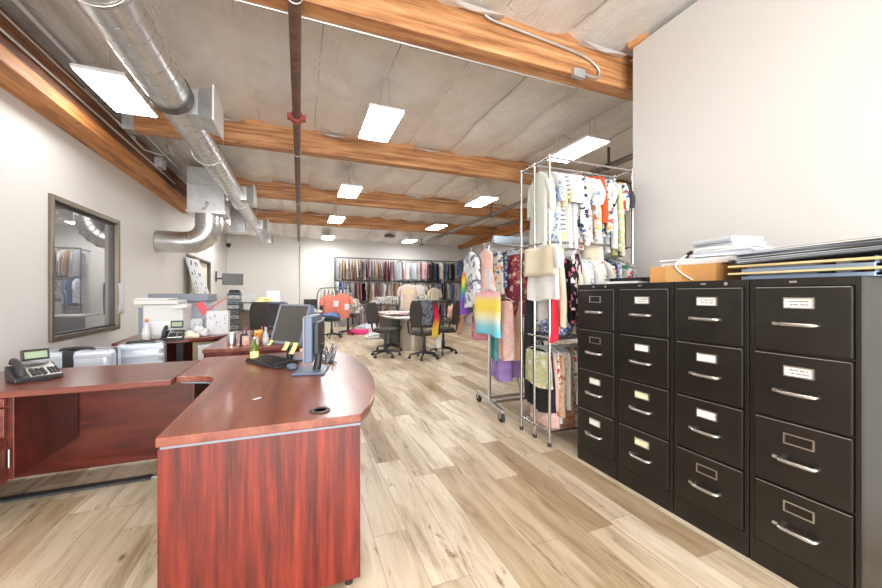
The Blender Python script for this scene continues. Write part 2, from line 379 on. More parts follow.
o=MB().grid(lambda u,v:(XL+.035+.012*math.sin(v*3),6.49+u*.17,.98+v*.44),6,8).obj('paper_sheet',M['paper'],solid=.002)
tag(o,'white paper sheet taped on the window frame of the left wall','paper')

# ------------------------------------------------------------------ ceiling lights
LP=[(-1.72,4.65,'white panel light at upper left beside the spiral duct'),(.9,4.36,'white panel light hung on cord, nearest of the middle row'),(.92,7.4,'white panel light in middle row between second and third beams'),
(.93,10.3,'white panel light in middle row between third and fourth beams'),(.95,13.7,'farthest panel light of the middle row, close to back wall'),(3.66,4.1,'panel light nearest to the white garment rack top, above it'),
(3.74,7.15,'panel light in right row between second and third beams'),(3.88,10.35,'panel light in right row between third and fourth beams'),(3.95,13.5,'farthest panel light of the right row, above back wall garments'),
(-1.7,11.9,'panel light far left, half hidden behind the metal ducts')]
def light(x,y,label,g='ceiling panel lights'):
    z=3.30; t=thing('panel_light',label,'light',(x,y,z),0,g)
    MB().box(-.2,-.43,0,.2,.43,.035).box(-.06,-.12,.035,.06,.12,.075).obj('housing',M['whitem'],t,bev=.006)
    MB().box(-.185,-.415,-.008,.185,.415,-.0005).obj('diffuser',M['light2' if y>6 else 'light'],t)
    top=ceil(x,y)-z-.01
    for sy in (-.36,.36): MB().tube([(-.15,sy,.03),(-.05,sy*.9,.12),(-.04,sy*.8,top),(.04,sy*.8,top),(.05,sy*.9,.12),(.15,sy,.03)],.003,5).obj('hanging_wire',M['conduit'],t)
    h=MB().tube([(0,0,.07),(.02,.03,.2),(-.01,.1,top-.15),(.03,.3,top)],.006,6); h.obj('power_cord',M['conduit'],t)
for p in LP: light(*p)
for x,y,l in ((.93,1.3,'added unseen panel light overhead in front of the first beam'),(-1.72,1.5,'added unseen panel light over the left desk')): light(x,y,l)  # two out-of-view fixtures added to brighten the foreground

# ------------------------------------------------------------------ ducts
DX,DZ=-1.12,3.12
t=thing('spiral_duct','long round silver spiral duct running under the beams to the back','duct',(DX,0,DZ))
def ductseg(y0,y1,r,name):
    s=MB(); n=max(2,int((y1-y0)/.11)); P=[]; RS=[]
    s.tube([(0,y0,0),(0,y1,0)],r,28)
    o=s.obj(name,M['steel'],t)
    h=MB(); turns=int((y1-y0)/.17); pts=[]
    for i in range(turns*14+1):
        a=2*PI*i/14; pts.append((math.cos(a)*r,y0+.02+(y1-y0-.04)*i/(turns*14),math.sin(a)*r))
    h.tube(pts,.0042,5); h.obj('spiral_seam',M['greyp'],o)
ductseg(-.5,3.98,.168,'duct_section'); ductseg(4.05,8.25,.15,'duct_section'); ductseg(8.25,11.3,.13,'duct_section'); ductseg(11.3,13.95,.115,'duct_section')
MB().cyl((0,3.95,0),(0,4.07,0),.18,28).obj('collar',M['dgrey'],t)
MB().cyl((0,8.2,0),(0,8.3,0),.158,28).obj('collar',M['steeldull'],t)
MB().cyl((0,11.25,0),(0,11.35,0),.14,28).obj('collar',M['steeldull'],t)
for (y,w,d) in ((4.3,.46,.26),(7.7,.4,.24),(10.9,.38,.22),(13.7,.34,.2)):
    b_=MB(); # side take-off: tapering box with flared mouth
    b_.loft([[(.08,y-w*.38,-.12),(.08,y+w*.38,-.12),(.08,y+w*.38,.13),(.08,y-w*.38,.13)],[(.2,y-w*.38,-.12),(.2,y+w*.38,-.12),(.2,y+w*.38,.13),(.2,y-w*.38,.13)],[(.2+d*.5,y-w/2,-.16),(.2+d*.5,y+w/2,-.16),(.2+d*.5,y+w/2,.16),(.2+d*.5,y-w/2,.16)]],smooth=False)
    o=b_.obj('register_box',M['steeldull'],t)
    g=MB().box(.2+d*.5,y-w/2-.012,-.172,.215+d*.5,y+w/2+.012,.172)
    g.obj('register_face',M['whitem'],o,bev=.003)
for y in (1.2,2.7,5.5,9.4,12.4):
    hs=MB()
    pts=[(math.cos(a)*.176,y,math.sin(a)*.176) for a in [PI+PI*k/12 for k in range(13)]]
    hs.tube([(-.18,y,.5)]+pts+[(.18,y,.5)],.005,5)
    hs.obj('hanging_strap',M['conduit'],t)
t=thing('supply_plenum','rectangular sheet metal plenum box hanging between left wall and the spiral duct','duct',(-1.62,8.1,2.78))
MB().box(-.3,-.28,0,.3,.28,.82).obj('box',M['steeldull'],t,bev=.006)
MB().box(-.315,-.295,-.02,.315,.295,.03).obj('flange',M['steel'],t); MB().box(-.312,-.292,.5,.312,.292,.52).obj('flange',M['steel'],t)
MB().cyl((.28,0,.34),(.345,0,.34),.13,22).obj('side_connector',M['steel'],t)
MB().tube([(-.02,-.285,.12),(.02,-.287,.1)],.1,3).obj('tape_patch',M['white'],t)
t=thing('elbow_duct','fat round duct elbow rising from the left wall into the plenum','duct',(0,8.1,0))
e=MB(); pts=[(XL+.01,0,2.235),(-1.98,0,2.235)]; rad=.36
for k in range(1,7):
    a=(PI/2)*k/6; pts.append((-1.98+rad*math.sin(a),0,2.235+rad-rad*math.cos(a)))
pts.append((-1.62,0,2.79)); 
pts=pts[:2]+[(x+.0,y,z) for x,y,z in pts[2:]]
rse=[.195+.005*k for k in range(len(pts))]
e.tube(pts,.195,28,caps=True,rs=rse)
e.obj('duct_body',M['steel'],t)
for k in range(1,len(pts)):
    d=(Vector(pts[min(k+1,len(pts)-1)])-Vector(pts[k-1])).normalized(); p=Vector(pts[k]); MB().cyl(p-d*.006,p+d*.006,rse[k]+.013,28).obj('seam_ring',M['steeldull'],t)
t=thing('branch_duct','small sheet metal branch box hanging below the far end of the plenum','duct',(-1.42,10.2,2.8))
MB().box(-.16,-.16,0,.16,.16,.8).obj('box',M['steeldull'],t,bev=.006)
MB().box(-.19,-.19,-.03,.19,.19,0).obj('register_face',M['whitem'],t)

# ------------------------------------------------------------------ pipes and conduits
t=thing('sprinkler_pipe','brown rusty sprinkler pipe running from the front to the back wall','pipe',(-.035,0,3.325))
MB().cyl((0,-1.5,0),(0,YB-.02,0),.045,16).obj('pipe_run',M['pipe'],t)
c=MB()
for y in (4.55,): c.cyl((0,y-.05,0),(0,y+.05,0),.068,14); c.box(-.1,y-.035,-.03,.1,y+.035,.03)
c.obj('red_coupling',M['couple'],t)
for y in (2.7,5.7,8.7,11.7):
    c=MB()
    pts=[(math.cos(a)*.052,y,math.sin(a)*.052) for a in [PI+PI*k/8 for k in range(9)]]
    c.tube([(-.02,y,.2)]+[(-.052,y,.03)]+pts+[(.052,y,.03),(.02,y,.2)],.006,5)
    c.obj('pipe_hanger',M['conduit'],t)
t=thing('sprinkler_pipe','grey sprinkler pipe running behind the white garment rack at right','pipe',(4.58,0,3.3))
MB().cyl((0,3.0,0),(0,14.1,0),.045,14).obj('pipe_run',M['pipegrey'],t)
for y in (4.4,8.2,11.2,13.9): MB().cyl((0,y-.04,0),(0,y+.04,0),.06,12).cyl((0,y,.02),(0,y,.3),.02,8).obj('pipe_hanger',M['dgrey'],t)
o=MB().cyl((.02,YB-.03,0.02),(.02,YB-.03,3.3),.028,10).obj('wall_conduit',M['wall']); tag(o,'white painted pipe dropping down the back wall below brown sprinkler pipe','pipe')
def cond(label,pts,r=.012,m='conduit',name='conduit',extra=None):
    t=thing(name,label,'conduit')
    MB().tube(pts,r,8).obj('tube',M[m],t)
    if extra: MB().box(*extra).obj('junction_box',M['steeldull'],t,bev=.003)
cond('long steel conduit fixed midway up the left timber ledger',[(XL+.305,-.5,3.3),(XL+.305,5.9,3.3),(XL+.305,8.0,3.3)],.013)
cond('second steel conduit sitting above the other on the left ledger',[(XL+.32,-.5,3.42),(XL+.32,4.0,3.42),(XL+.33,6.2,3.42)],.011)
cond('pale pipe running along the ceiling just over the left ledger',[(XL+.315,-.5,3.62),(XL+.315,8.5,3.62)],.022,'whitem')
cond('looping flexible conduit at the left ledger with grey box',[(XL+.31,5.0,3.46),(XL+.33,5.9,3.40),(XL+.36,6.4,3.34),(XL+.5,6.7,3.38),(XL+.55,6.8,3.5),(XL+.5,6.85,3.6)],.013,extra=(XL+.295,7.0,3.3,XL+.4,7.2,3.45))
cond('thin conduit along lower edge of the first timber beam',[(-1.1,2.965,3.382),(1.5,2.965,3.382),(2.62,2.965,3.382)],.009)
lp=[(1.50,2.76,3.80),(1.48,2.77,3.70),(1.54,2.775,3.655),(1.8,2.78,3.64),(2.4,2.78,3.6),(2.62,2.78,3.57),(2.76,2.78,3.5),(2.76,2.78,3.42),(2.68,2.78,3.40),(2.58,2.78,3.41)]
# smooth the loop
def smooth(p,k=4):
    p=[Vector(q) for q in p]; out=[]
    for i in range(len(p)-1):
        a,b,c_,d=p[max(i-1,0)],p[i],p[i+1],p[min(i+2,len(p)-1)]
        for j in range(k):
            s=j/k; out.append(.5*((2*b)+(c_-a)*s+(2*a-5*b+4*c_-d)*s*s+(3*b-a-3*c_+d)*s**3))
    return out+[p[-1]]
cond('looping grey flexible conduit on the first timber beam ending in junction box',smooth(lp),.013,extra=(2.44,2.75,3.35,2.57,2.797,3.43))
t=thing('security_camera','small black dome security camera beneath the ducts in the left corner','camera',(-2.28,14.2,2.95))
MB().cyl((0,0,.05),(0,0,.3),.035,10).obj('mount',M['whitem'],t)
MB().lathe([(.01,-.09),(.06,-.06),(.08,0),(.07,.05),(.0,.06)],n=16).obj('dome',M['black'],t)
o=MB().lathe([(.0,-.02),(.2,-.02),(.22,0),(.16,.05),(0,.06)],n=20).obj('ceiling_vent',M['dgrey'],loc=(3.2,13.6,ceil(3.2,13.6)-.05)); tag(o,'dark oval vent in the ceiling between the two farthest lights','vent')

# ------------------------------------------------------------------ main desk
def edge_desk_top(pts,parent,m,th=.036,z=.74):
    MB().prism(pts,z-th,z).obj('desk_top',m,parent,bev=.004)
t=thing('reception_desk','large cherry-red reception desk with bowed right edge in the foreground','desk',(0,0,0))
bow=[(.25,1.60),(.315,1.74),(.36,1.88),(.40,2.06),(.43,2.26),(.445,2.5),(.445,2.75),(.43,2.98),(.40,3.18),(.355,3.38),(.30,3.52),(.2,3.555)]
cur=[(-.73,3.50),(-.73,2.745),(-.66,2.74),(-.60,2.725),(-.55,2.695),(-.515,2.65),(-.495,2.59),(-.487,2.5)]
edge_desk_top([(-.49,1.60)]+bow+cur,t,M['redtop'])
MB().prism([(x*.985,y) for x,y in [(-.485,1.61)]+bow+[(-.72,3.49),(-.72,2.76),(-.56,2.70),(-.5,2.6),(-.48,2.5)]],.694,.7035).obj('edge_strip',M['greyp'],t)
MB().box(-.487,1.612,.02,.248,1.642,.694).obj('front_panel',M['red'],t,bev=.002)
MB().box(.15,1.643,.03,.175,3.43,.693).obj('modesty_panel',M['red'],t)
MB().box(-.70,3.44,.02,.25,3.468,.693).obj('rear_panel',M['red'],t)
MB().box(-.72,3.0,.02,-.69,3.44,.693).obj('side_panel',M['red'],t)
for x,y in ((-.42,1.627),(.2,1.627),(-.6,3.454),(.2,3.454)): MB().cyl((x,y,0),(x,y,.02),.018,10).obj('levelling_foot',M['black'],t)
g=MB().lathe([(.028,.0),(.044,.0),(.046,.003),(.044,.006),(.03,.006),(.028,.002)],(.085,1.715,.7405),24)
o=g.obj('grommet_ring',M['grom'],t); MB().cyl((.085,1.715,.735),(.085,1.715,.7425),.0285,20).obj('grommet_hole',M['hole_shade'],t)  # flat disc, the hole's shade is put into its colour
# left return desk
t=thing('return_desk','long cherry desk running to the left wall, phone standing on it','desk',(0,0,0))
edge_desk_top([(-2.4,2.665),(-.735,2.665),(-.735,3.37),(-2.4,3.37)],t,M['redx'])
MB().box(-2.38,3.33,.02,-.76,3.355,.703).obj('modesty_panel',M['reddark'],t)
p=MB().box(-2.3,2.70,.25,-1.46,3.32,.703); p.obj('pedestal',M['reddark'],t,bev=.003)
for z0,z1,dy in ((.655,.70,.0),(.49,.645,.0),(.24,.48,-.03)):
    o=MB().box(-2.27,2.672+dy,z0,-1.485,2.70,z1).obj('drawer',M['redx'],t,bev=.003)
    MB().tube([(-1.95,2.672+dy,(z0+z1)/2),(-1.95,2.65+dy,(z0+z1)/2),(-1.8,2.65+dy,(z0+z1)/2),(-1.8,2.672+dy,(z0+z1)/2)],.006,6).obj('handle',M['handle'],o)
MB().tube([(-1.475,2.69,.32),(-1.475,2.69,.42)],.008,6).obj('drawer_slide',M['handle'],t)
o=MB().prism([(-2.4,2.98),(-.95,3.01),(-.95,3.075),(-2.4,3.045)],.001,.016).obj('cable_cover',M['rubber'],bev=.004); tag(o,'black rubber cable cover strip on the floor below the left desk','cable cover')
o=MB().box(-.95,3.035,.001,-.62,3.065,.01).obj('cable_end',M['conduit']); tag(o,'short grey cable end coming out of the black floor strip','cable')
# papers scraps on desk
o=MB().box(-.02,-.006,0,.02,.006,.002).obj('paper_scrap',M['paper'],loc=(-.2,2.02,.7415),rz=.7); tag(o,'tiny white paper scrap on the cherry desk top','scrap')

# ------------------------------------------------------------------ telephones
def phone(loc,rz,label):
    t=thing('desk_phone',label,'telephone',loc,rz,'office desk phones')
    # base wedge : front y=-.1 low, back high
    b_=MB(); prof=[(-.11,.0),(.10,.0),(.10,.10),(-.11,.028)]
    b_.add([(-.12,y,z) for y,z in prof]+[(.12,y,z) for y,z in prof],[(0,1,2,3),(7,6,5,4),(0,4,5,1),(1,5,6,2),(2,6,7,3),(3,7,4,0)])
    b_.obj('base',M['black'],t,bev=.006)
    sl=math.atan2(.072,.21)
    def onp(u,v,h): # u across, v up the slope from front
        return (u,-.11+v*math.cos(sl)-h*math.sin(sl),.028+v*math.sin(sl)+h*math.cos(sl))
    f=MB(); f.add([onp(-.045,.005,.003),onp(.115,.005,.003),onp(.105,.215,.003),onp(-.045,.215,.003),onp(-.045,.005,-.01),onp(.115,.005,-.01),onp(.105,.215,-.01),onp(-.045,.215,-.01)],[(0,1,2,3),(7,6,5,4),(0,4,5,1),(1,5,6,2),(2,6,7,3),(3,7,4,0)])
    f.obj('face_plate',M['handle'],t,bev=.002)
    k=MB()
    for i in range(3):
        for j in range(4): k.obox(onp(-.022+i*.027,.03+j*.025,.008),.02,.017,.01,rx=sl)
    for i in range(3):
        for j in range(4): k.obox(onp(.065+i*.018,.03+j*.025,.007),.013,.013,.008,rx=sl)
    k.obj('key_pad',M['black'],t)
    s_=MB(); s_.obox((.03,.10,.16),.145,.022,.08,rx=-.25); o=s_.obj('display_hood',M['black'],t,bev=.004)
    MB().obox((.03,.085,.161),.115,.004,.048,rx=-.25).obj('lcd_screen',M['lcd'],o)
    h=MB(); h.tube(smooth([onp(-.085,.0,.02),onp(-.085,.02,.045),onp(-.085,.06,.052),onp(-.085,.11,.055),onp(-.085,.16,.052),onp(-.085,.2,.045),onp(-.085,.215,.02)],3),.02,10,rs=None)
    o=h.obj('handset',M['blackm'],t)
    c=[]; 
    for i in range(150):
        a=i*.9; s=i/149; px=-.1+.14*math.sin(s*PI)*1.0; py=-.13-.05*math.sin(s*PI*2)
        c.append((px+.006*math.cos(a),py,.012+.006*math.sin(a)))
    MB().tube(c,.0022,5).obj('coiled_cord',M['black'],t)
    return t
phone((-1.53,3.0,.742),.72,'grey and black desk phone standing on left cherry desk by the wall').scale=(.86,.86,.86)
phone((-1.36,5.0,.742),.1,'black desk phone in front of the white printer').scale=(.85,.85,1.05)

# ------------------------------------------------------------------ monitors, keyboard on the main desk
def monitor(label,loc,rz,w,h,z0,tilt=0,edge='blueedge',depth=.045):
    t=thing('computer_monitor',label,'monitor',loc,rz)
    T=Matrix.Translation((0,0,z0))@Matrix.Rotation(-tilt,4,'X')@Matrix.Translation((0,0,-z0))
    MB().box(-.125,-.1,0,.125,.1,.014).obj('foot',M['blueedge'],t,bev=.006)
    MB().tube([(0,.03,.01),(0,.04,z0*.6),(0,.05,z0+.1)],.026,8).obj('stand_neck',M['black'],t)
    MB().box(-w/2,-.01,z0,w/2,depth-.012,z0+h).xf(T).obj('casing',M[edge],t,bev=.006)
    MB().box(-w/2+.016,-.014,z0+.022,w/2-.016,-.0105,z0+h-.016).xf(T).obj('screen',M['screen'],t)
    bz=MB(); bz.box(-w/2,-.022,z0,w/2,-.0105,z0+.02).box(-w/2,-.022,z0+h-.015,w/2,-.0105,z0+h).box(-w/2,-.022,z0+.02,-w/2+.014,-.0105,z0+h-.015).box(w/2-.014,-.022,z0+.02,w/2,-.0105,z0+h-.015)
    bz.xf(T).obj('bezel',M['greyp'],t,bev=.002)
    MB().box(-w/2+.05,depth-.013,z0+.04,w/2-.05,depth+.02,z0+h-.04).xf(T).obj('rear_housing',M['black'],t,bev=.01)
    return t,T
monitor('slim monitor seen edge-on, nearest on the cherry desk, with square foot',(.075,2.60,.7415),math.radians(-101),.40,.29,.09)
t,T=monitor('dark-screened monitor with yellow sticky notes behind the edge-on monitor',(-.10,3.10,.7415),math.radians(-52),.37,.325,.125,tilt=.3)
mw=Matrix.Translation((-.10,3.10,.7415))@Matrix.Rotation(math.radians(-52),4,'Z')
for i,(x,hh,sx) in enumerate(((-.175,.045,.04),(.02,.07,.055),(.115,.09,.055))):
    o=MB().grid(lambda u,v:(x+u*sx,-.027-.02*v*v-.004*math.sin(u*3),.145-v*hh),4,5).xf(mw@T).obj('sticky_note',M['sticky'],solid=.001)
    tag(o,['small yellow sticky note at left corner of the dark monitor','middle yellow sticky note hanging under the dark monitor','largest yellow sticky note, rightmost under the dark monitor'][i],'note','sticky notes on the dark monitor')
t=thing('keyboard','black computer keyboard on the cherry desk beside the monitor','keyboard',(-.2,3.0,.7415),math.radians(-58))
MB().add([(-.23,-.085,0),(.23,-.085,0),(.23,.085,0),(-.23,.085,0),(-.23,-.085,.014),(.23,-.085,.014),(.23,.085,.028),(-.23,.085,.028)],[(3,2,1,0),(4,5,6,7),(0,1,5,4),(1,2,6,5),(2,3,7,6),(3,0,4,7)]).obj('base',M['blackm'],t,bev=.004)
k=MB()
for j in range(6):
    for i in range(19):
        if i in(14,): continue
        k.obox((-.212+i*.0235,-.068+j*.027,.0215+j*.0025),.019,.021,.012,rx=.08)
k.obj('keys',M['black'],t,bev=0)
t=thing('computer_mouse','grey-blue mouse next to the keyboard, behind the slim monitor foot','mouse',(-.05,2.74,.7415),.4)
MB().ball((0,0,.014),.035,.056,.024).obj('shell',M['blueedge'],t)
MB().tube(smooth([(0,.05,.012),(.02,.1,.01),(.08,.14,.006),(.1,.2,.006)]),.003,6).obj('cord',M['black'],t)
cb=thing('cable_bundle','tangle of dark cables behind the monitor feet on the cherry desk','cable',(.2,2.95,.7415))
rr=random.Random(3)
for i in range(5):
    p=[(rr.uniform(-.07,.07),rr.uniform(-.2,.25),.01+rr.uniform(0,.1)*(k%2)) for k in range(6)]
    MB().tube(smooth(p),.005,6).obj('cable',M['black' if i%2 else 'greyp'],cb)
def bottle(label,loc,s,glass,cap,liquid=False):
    t=thing('bottle',label,'bottle',loc)
    MB().lathe([(.0,0),(.034,0),(.036,.01),(.036,.10),(.03,.13),(.015,.16),(.013,.20),(.0,.2)],n=20).obj('body',M[glass],t)
    MB().lathe([(.0,.195),(.016,.195),(.016,.222),(0,.222)],n=14).obj('cap',M[cap],t)
    MB().lathe([(.037,.03),(.0375,.031),(.0375,.09),(.037,.091)],n=20).obj('wrap_label',M['sticky' if glass=='green' else 'white'],t)
    t.scale=(s,s,s); return t
bottle('green glass bottle standing behind the keyboard on the cherry desk',(-.33,3.16,.7415),.85,'green','handle')

# ------------------------------------------------------------------ suitcases behind the left desk
def suitcase(label,loc,rz,w,d,h,ribs,strap):
    t=thing('suitcase',label,'suitcase',loc,rz,'silver suitcases by the left wall')
    def loop(z,k):
        o=[]; r=.05
        for cx,cy,a0 in ((w/2-r,d/2-r,0),(-w/2+r,d/2-r,90),(-w/2+r,-d/2+r,180),(w/2-r,-d/2+r,270)):
            for j in range(5):
                a=math.radians(a0+j*22.5); o.append(((cx+r*math.cos(a))*k,(cy+r*math.sin(a))*k,z))
        return o
    MB().loft([loop(.05,.93),loop(.07,1),loop(h-.05,1),loop(h-.015,.965),loop(h,.88)]).obj('shell',M['silver'],t)
    rb=MB()
    for i in range(ribs): 
        z=.14+(h-.2)*i/(ribs-1); rb.box(-w/2-.006,-d/2-.006,z,w/2+.006,-d/2+.02,z+.035)
    rb.obj('rib',M['silver'],t,bev=.005)
    MB().box(-w/2-.004,-.012,.05,w/2+.004,.012,h+.004).obj('trim_band',M['dgrey'],t,bev=.003)
    MB().tube(smooth([(-.11,-.05,h-.01),(-.1,-.05,h+.012),(0,-.05,h+.02),(.1,-.05,h+.012),(.11,-.05,h-.01)]),.013,8).obj('handle',M['black'],t)
    if strap:
        MB().box(-w*.12,-d/2-.008,.04,w*.02,d/2+.008,h+.007).obj('strap',M['black'],t,bev=.003)
        MB().box(-w*.4,-d/2-.012,h-.13,-w*.36,-d/2-.001,h-.09).obj('latch',M['black'],t)
    w_=MB()
    for x in (-w/2+.07,w/2-.07):
        for y in (-d/2+.05,d/2-.05): w_.cyl((x-.012,y,.028),(x+.012,y,.028),.028,12); w_.cyl((x,y,.03),(x,y,.07),.012,8)
    w_.obj('wheel',M['black'],t)
suitcase('silver hard suitcase with black strap standing behind the phone desk',(-1.80,4.12,0),.08,.50,.30,.775,3,True)
suitcase('ribbed silver suitcase with dark trim standing right of the strapped one',(-1.51,4.58,0),.15,.38,.26,.765,8,False)

# ------------------------------------------------------------------ copier desk
t=thing('printer_desk','cherry desk near the left wall carrying the white printer','desk',(0,0,0))
edge_desk_top([(-1.86,4.84),(-1.6,4.86),(-1.2,4.98),(-.98,5.14),(-.87,5.40),(-.87,5.75),(-1.96,5.75)],t,M['redx'])
MB().box(-1.9,5.70,.02,-1.0,5.73,.70).obj('modesty_panel',M['reddark'],t)
MB().box(-1.45,4.95,.02,-1.42,5.7,.70).obj('side_panel',M['red'],t); MB().box(-1.84,4.9,.02,-1.81,5.7,.70).obj('side_panel',M['red'],t)
MB().box(-1.33,5.0,.0,-1.27,5.06,.70).obj('leg',M['black'],t)
MB().box(-1.25,5.35,.04,-.95,5.38,.66).obj('tan_panel',M['tan'],t)
t=thing('printer','white office printer on the cherry desk by the left wall','printer',(-1.50,5.32,.742),.04)
MB().box(-.19,-.2,0,.20,.24,.40).obj('body',M['white'],t,bev=.015)
MB().box(-.27,-.23,.40,.15,.25,.45).box(-.27,-.22,.45,.05,.25,.475).obj('scanner_lid',M['white'],t,bev=.01)
MB().box(.12,-.3,.36,.25,-.1,.38).obj('control_panel',M['whitem'],t,bev=.005)
MB().box(-.15,-.212,.05,.12,-.2,.2).obj('paper_tray',M['whitem'],t,bev=.003)
MB().box(-.235,-.18,.06,-.19,.2,.36).obj('side_vent',M['greyp'],t,bev=.004)
t=thing('wide_printer','large grey wide-format printer behind the white printer','printer',(-1.56,6.2,0),.02)
MB().box(-.30,-.22,.3,.33,.28,1.16).obj('body',M['lgreyp'],t,bev=.01)
MB().box(-.33,-.3,1.16,.36,.34,1.27).box(-.40,-.25,1.16,-.33,.3,1.21).obj('top_cover',M['greyp'],t,bev=.01)
MB().box(-.28,-.2,0,.3,.26,.3).obj('stand',M['dgrey'],t)
t=bottle('hand sanitiser bottle with orange cap standing before the white printer',(-1.60,4.97,.7415),1.1,'clear','card_box')
# packages with black marks, papers, ruler
def box_marks(label,loc,rz,w,d,h,n,seed,m='paper'):
    t=thing('parcel',label,'box',loc,rz); rr=random.Random(seed); k=MB().box(-w/2,-d/2,0,w/2,d/2,h).mat(1)
    for i in range(n):
        x=rr.uniform(-w*.42,w*.42); z=rr.uniform(h*.1,h*.85); s=rr.uniform(.004,.013)
        k.box(x-s/2,-d/2-.002,z-s*.7,x+s/2,-d/2+.001,z+s*.7)
    k.obj('box_body',[M[m],M['greyp']],t)
    return t
box_marks('white carton with small black prints at right end of printer desk',(-1.0,5.52,.742),.05,.24,.2,.3,22,2)
box_marks('second white printed carton behind, left of the first carton',(-1.27,5.58,.742),-.05,.2,.2,.2,14,5)
box_marks('white printed carton standing on floor under the printer desk end',(-1.02,5.1,0),.0,.2,.16,.66,16,6)
def crumple(name,label,cat,loc,rx,ry,rz_,m,seed,amp=.25,g=None,kind=None,n=28,k=18):
    b_=MB(); L_=[]
    for i in range(k+1):
        t_=max(.03,min(PI-.03,PI*i/k)); row=[]
        for j in range(n):
            a=2*PI*j/n; d=Vector((math.sin(t_)*math.cos(a),math.sin(t_)*math.sin(a),-math.cos(t_)))
            q=1+amp*noise.noise(d*1.7+Vector((seed,0,0)))*2+amp*.6*noise.noise(d*4+Vector((seed,5,0)))
            row.append((d.x*rx*q,d.y*ry*q,max(0,(d.z*rz_*q+rz_*.55))))
        L_.append(row)
    b_.loft(L_); o=b_.obj(name,m,loc=loc); return tag(o,label,cat,g,kind)
crumple('cloth_bundle','cream crumpled cloth bundle on printer desk right of the black phone','cloth',(-1.22,5.1,.742),.09,.06,.05,mat('cream_cloth',lin(225,212,190),.9),1)
crumple('paper_pile','crumpled white papers on printer desk before the left printed carton','paper',(-1.17,5.30,.742),.09,.07,.07,M['paper'],4)
o=MB().obox((-1.2,5.6,1.08),.10,.012,.17,ry=-.55).obj('folder',mat('red_folder',lin(196,84,92),.6)); tag(o,'red folder leaning against the side of grey printer','folder')
o=MB().obox((-1.02,5.6,1.14),.26,.015,.012,ry=-.65).obj('ruler',mat('red_ruler',lin(196,40,40),.5)); tag(o,'thin red stick leaning above the white cartons','stick')
# pattern board leaning
t=thing('pattern_board','tall white board with small drawings leaning on the left wall past the ducts','board',(-2.05,10.3,0),0)
MB().add([(-.36,-.4,0),(-.36,.75,0),(-.1,.75,0),(-.1,-.4,0),(-.36,-.55,2.12),(-.36,.5,2.14),(-.34,.5,2.14),(-.34,-.55,2.12)],[(3,2,1,0)]).v
b_=MB(); b_.add([(.16,-.35,.0),(.16,.85,.0),(-.33,.45,2.13),(-.33,-.65,2.10),(.13,-.35,.0),(.13,.85,.0),(-.36,.45,2.13),(-.36,-.65,2.10)],[(0,1,2,3),(7,6,5,4),(0,4,5,1),(1,5,6,2),(2,6,7,3),(3,7,4,0)])
b_.obj('panel',M['paper'],t)
k=MB(); rr=random.Random(9)
for i in range(46):
    u=rr.uniform(.06,.94); v=rr.uniform(.3,.97)
    p=Vector((.162,-.35,0))*(1-u)*(1-v)+Vector((.162,.85,0))*u*(1-v)+Vector((-.328,.45,2.13))*u*v+Vector((-.328,-.65,2.10))*(1-u)*v
    k.obox(p,.006,rr.uniform(.03,.08),rr.uniform(.02,.12),ry=-.225)
k.obj('small_drawings',M['ink'],t)
# wall monitor
t=thing('wall_screen','small black screen on a bracket in the far left corner','screen',(-2.20,13.0,1.55),math.radians(12))
MB().box(-.06,-.02,0,.52,.03,.36).obj('casing',M['black'],t,bev=.006)
MB().box(-.045,-.024,.015,.505,-.019,.345).obj('screen',M['screen'],t)
MB().tube([(-.2,.1,.2),(-.1,.12,.2),(.1,.03,.2)],.03,8).obj('bracket_arm',M['black'],t)
MB().box(-.23,.02,.1,-.19,.2,.42).obj('wall_plate',M['black'],t)
# drawer towers and craft desk at the back left
def tower(label,x,y,h,n,g='plastic drawer towers'):
    t=thing('drawer_tower',label,'drawers',(x,y,0),.05,g)
    MB().box(-.17,-.2,.03,-.155,.2,h).box(.155,-.2,.03,.17,.2,h).box(-.17,-.2,h-.02,.17,.2,h).box(-.17,.18,.03,.17,.2,h).obj('casing',M['greyp'],t)
    for i in range(n):
        z=.06+(h-.1)*i/n; o=MB().box(-.15,-.21,z,.15,.17,z+(h-.1)/n-.03).obj('drawer',M['clear'] if i%2 else M['greyp'],t,bev=.004)
        MB().box(-.05,-.225,z+.05,.05,-.21,z+.065).obj('pull',M['black'],o)
    return t
tower('grey plastic drawer tower below the wall screen',-1.84,12.5,1.3,8)
o=MB().box(-.14,-.16,0,.14,.16,.05).box(-.12,-.14,.05,.12,.14,.09).obj('device',M['black'],loc=(-1.84,12.5,1.302),bev=.006); tag(o,'flat black device lying on top of the drawer tower','device')
t=thing('work_desk','grey work desk with shelf behind the second reception desk','desk',(-1.27,12.3,0))
MB().box(-.38,-.35,.99,.85,.35,1.02).obj('upper_shelf',M['dgrey'],t,bev=.003)
MB().box(-.38,-.35,.74,.85,.35,.77).obj('lower_shelf',M['dgrey'],t,bev=.003)
for x in (-.38,.82): MB().box(x,-.33,0,x+.03,.33,.99).obj('side_panel',M['dgrey'],t)
MB().box(-.35,-.30,.1,.3,-.27,.74).obj('front_panel',mat('taupe_panel',lin(112,98,88),.6),t)
crumple('paper_pile','yellow and white papers heaped on the back work desk','paper',(-1.0,12.1,1.021),.22,.16,.09,M['sticky'],6)
crumple('cloth_bundle','white cloth hanging over the lower shelf of the back work desk','cloth',(-1.3,12.0,.771),.2,.1,.08,M['paper'],8)
box_marks('open white carton on the back work desk, leftmost there',(-1.42,12.3,1.021),.1,.32,.25,.28,8,12)
t=thing('laptop','open pale laptop standing on the back work desk','laptop',(-.76,12.4,1.021),.1)
MB().box(-.17,-.12,0,.17,.12,.015).obj('base',M['white'],t,bev=.003); MB().obox((0,.15,.18),.40,.012,.34,rx=-.2).obj('screen',mat('pale_screen',lin(214,212,232),.4),t,bev=.003)
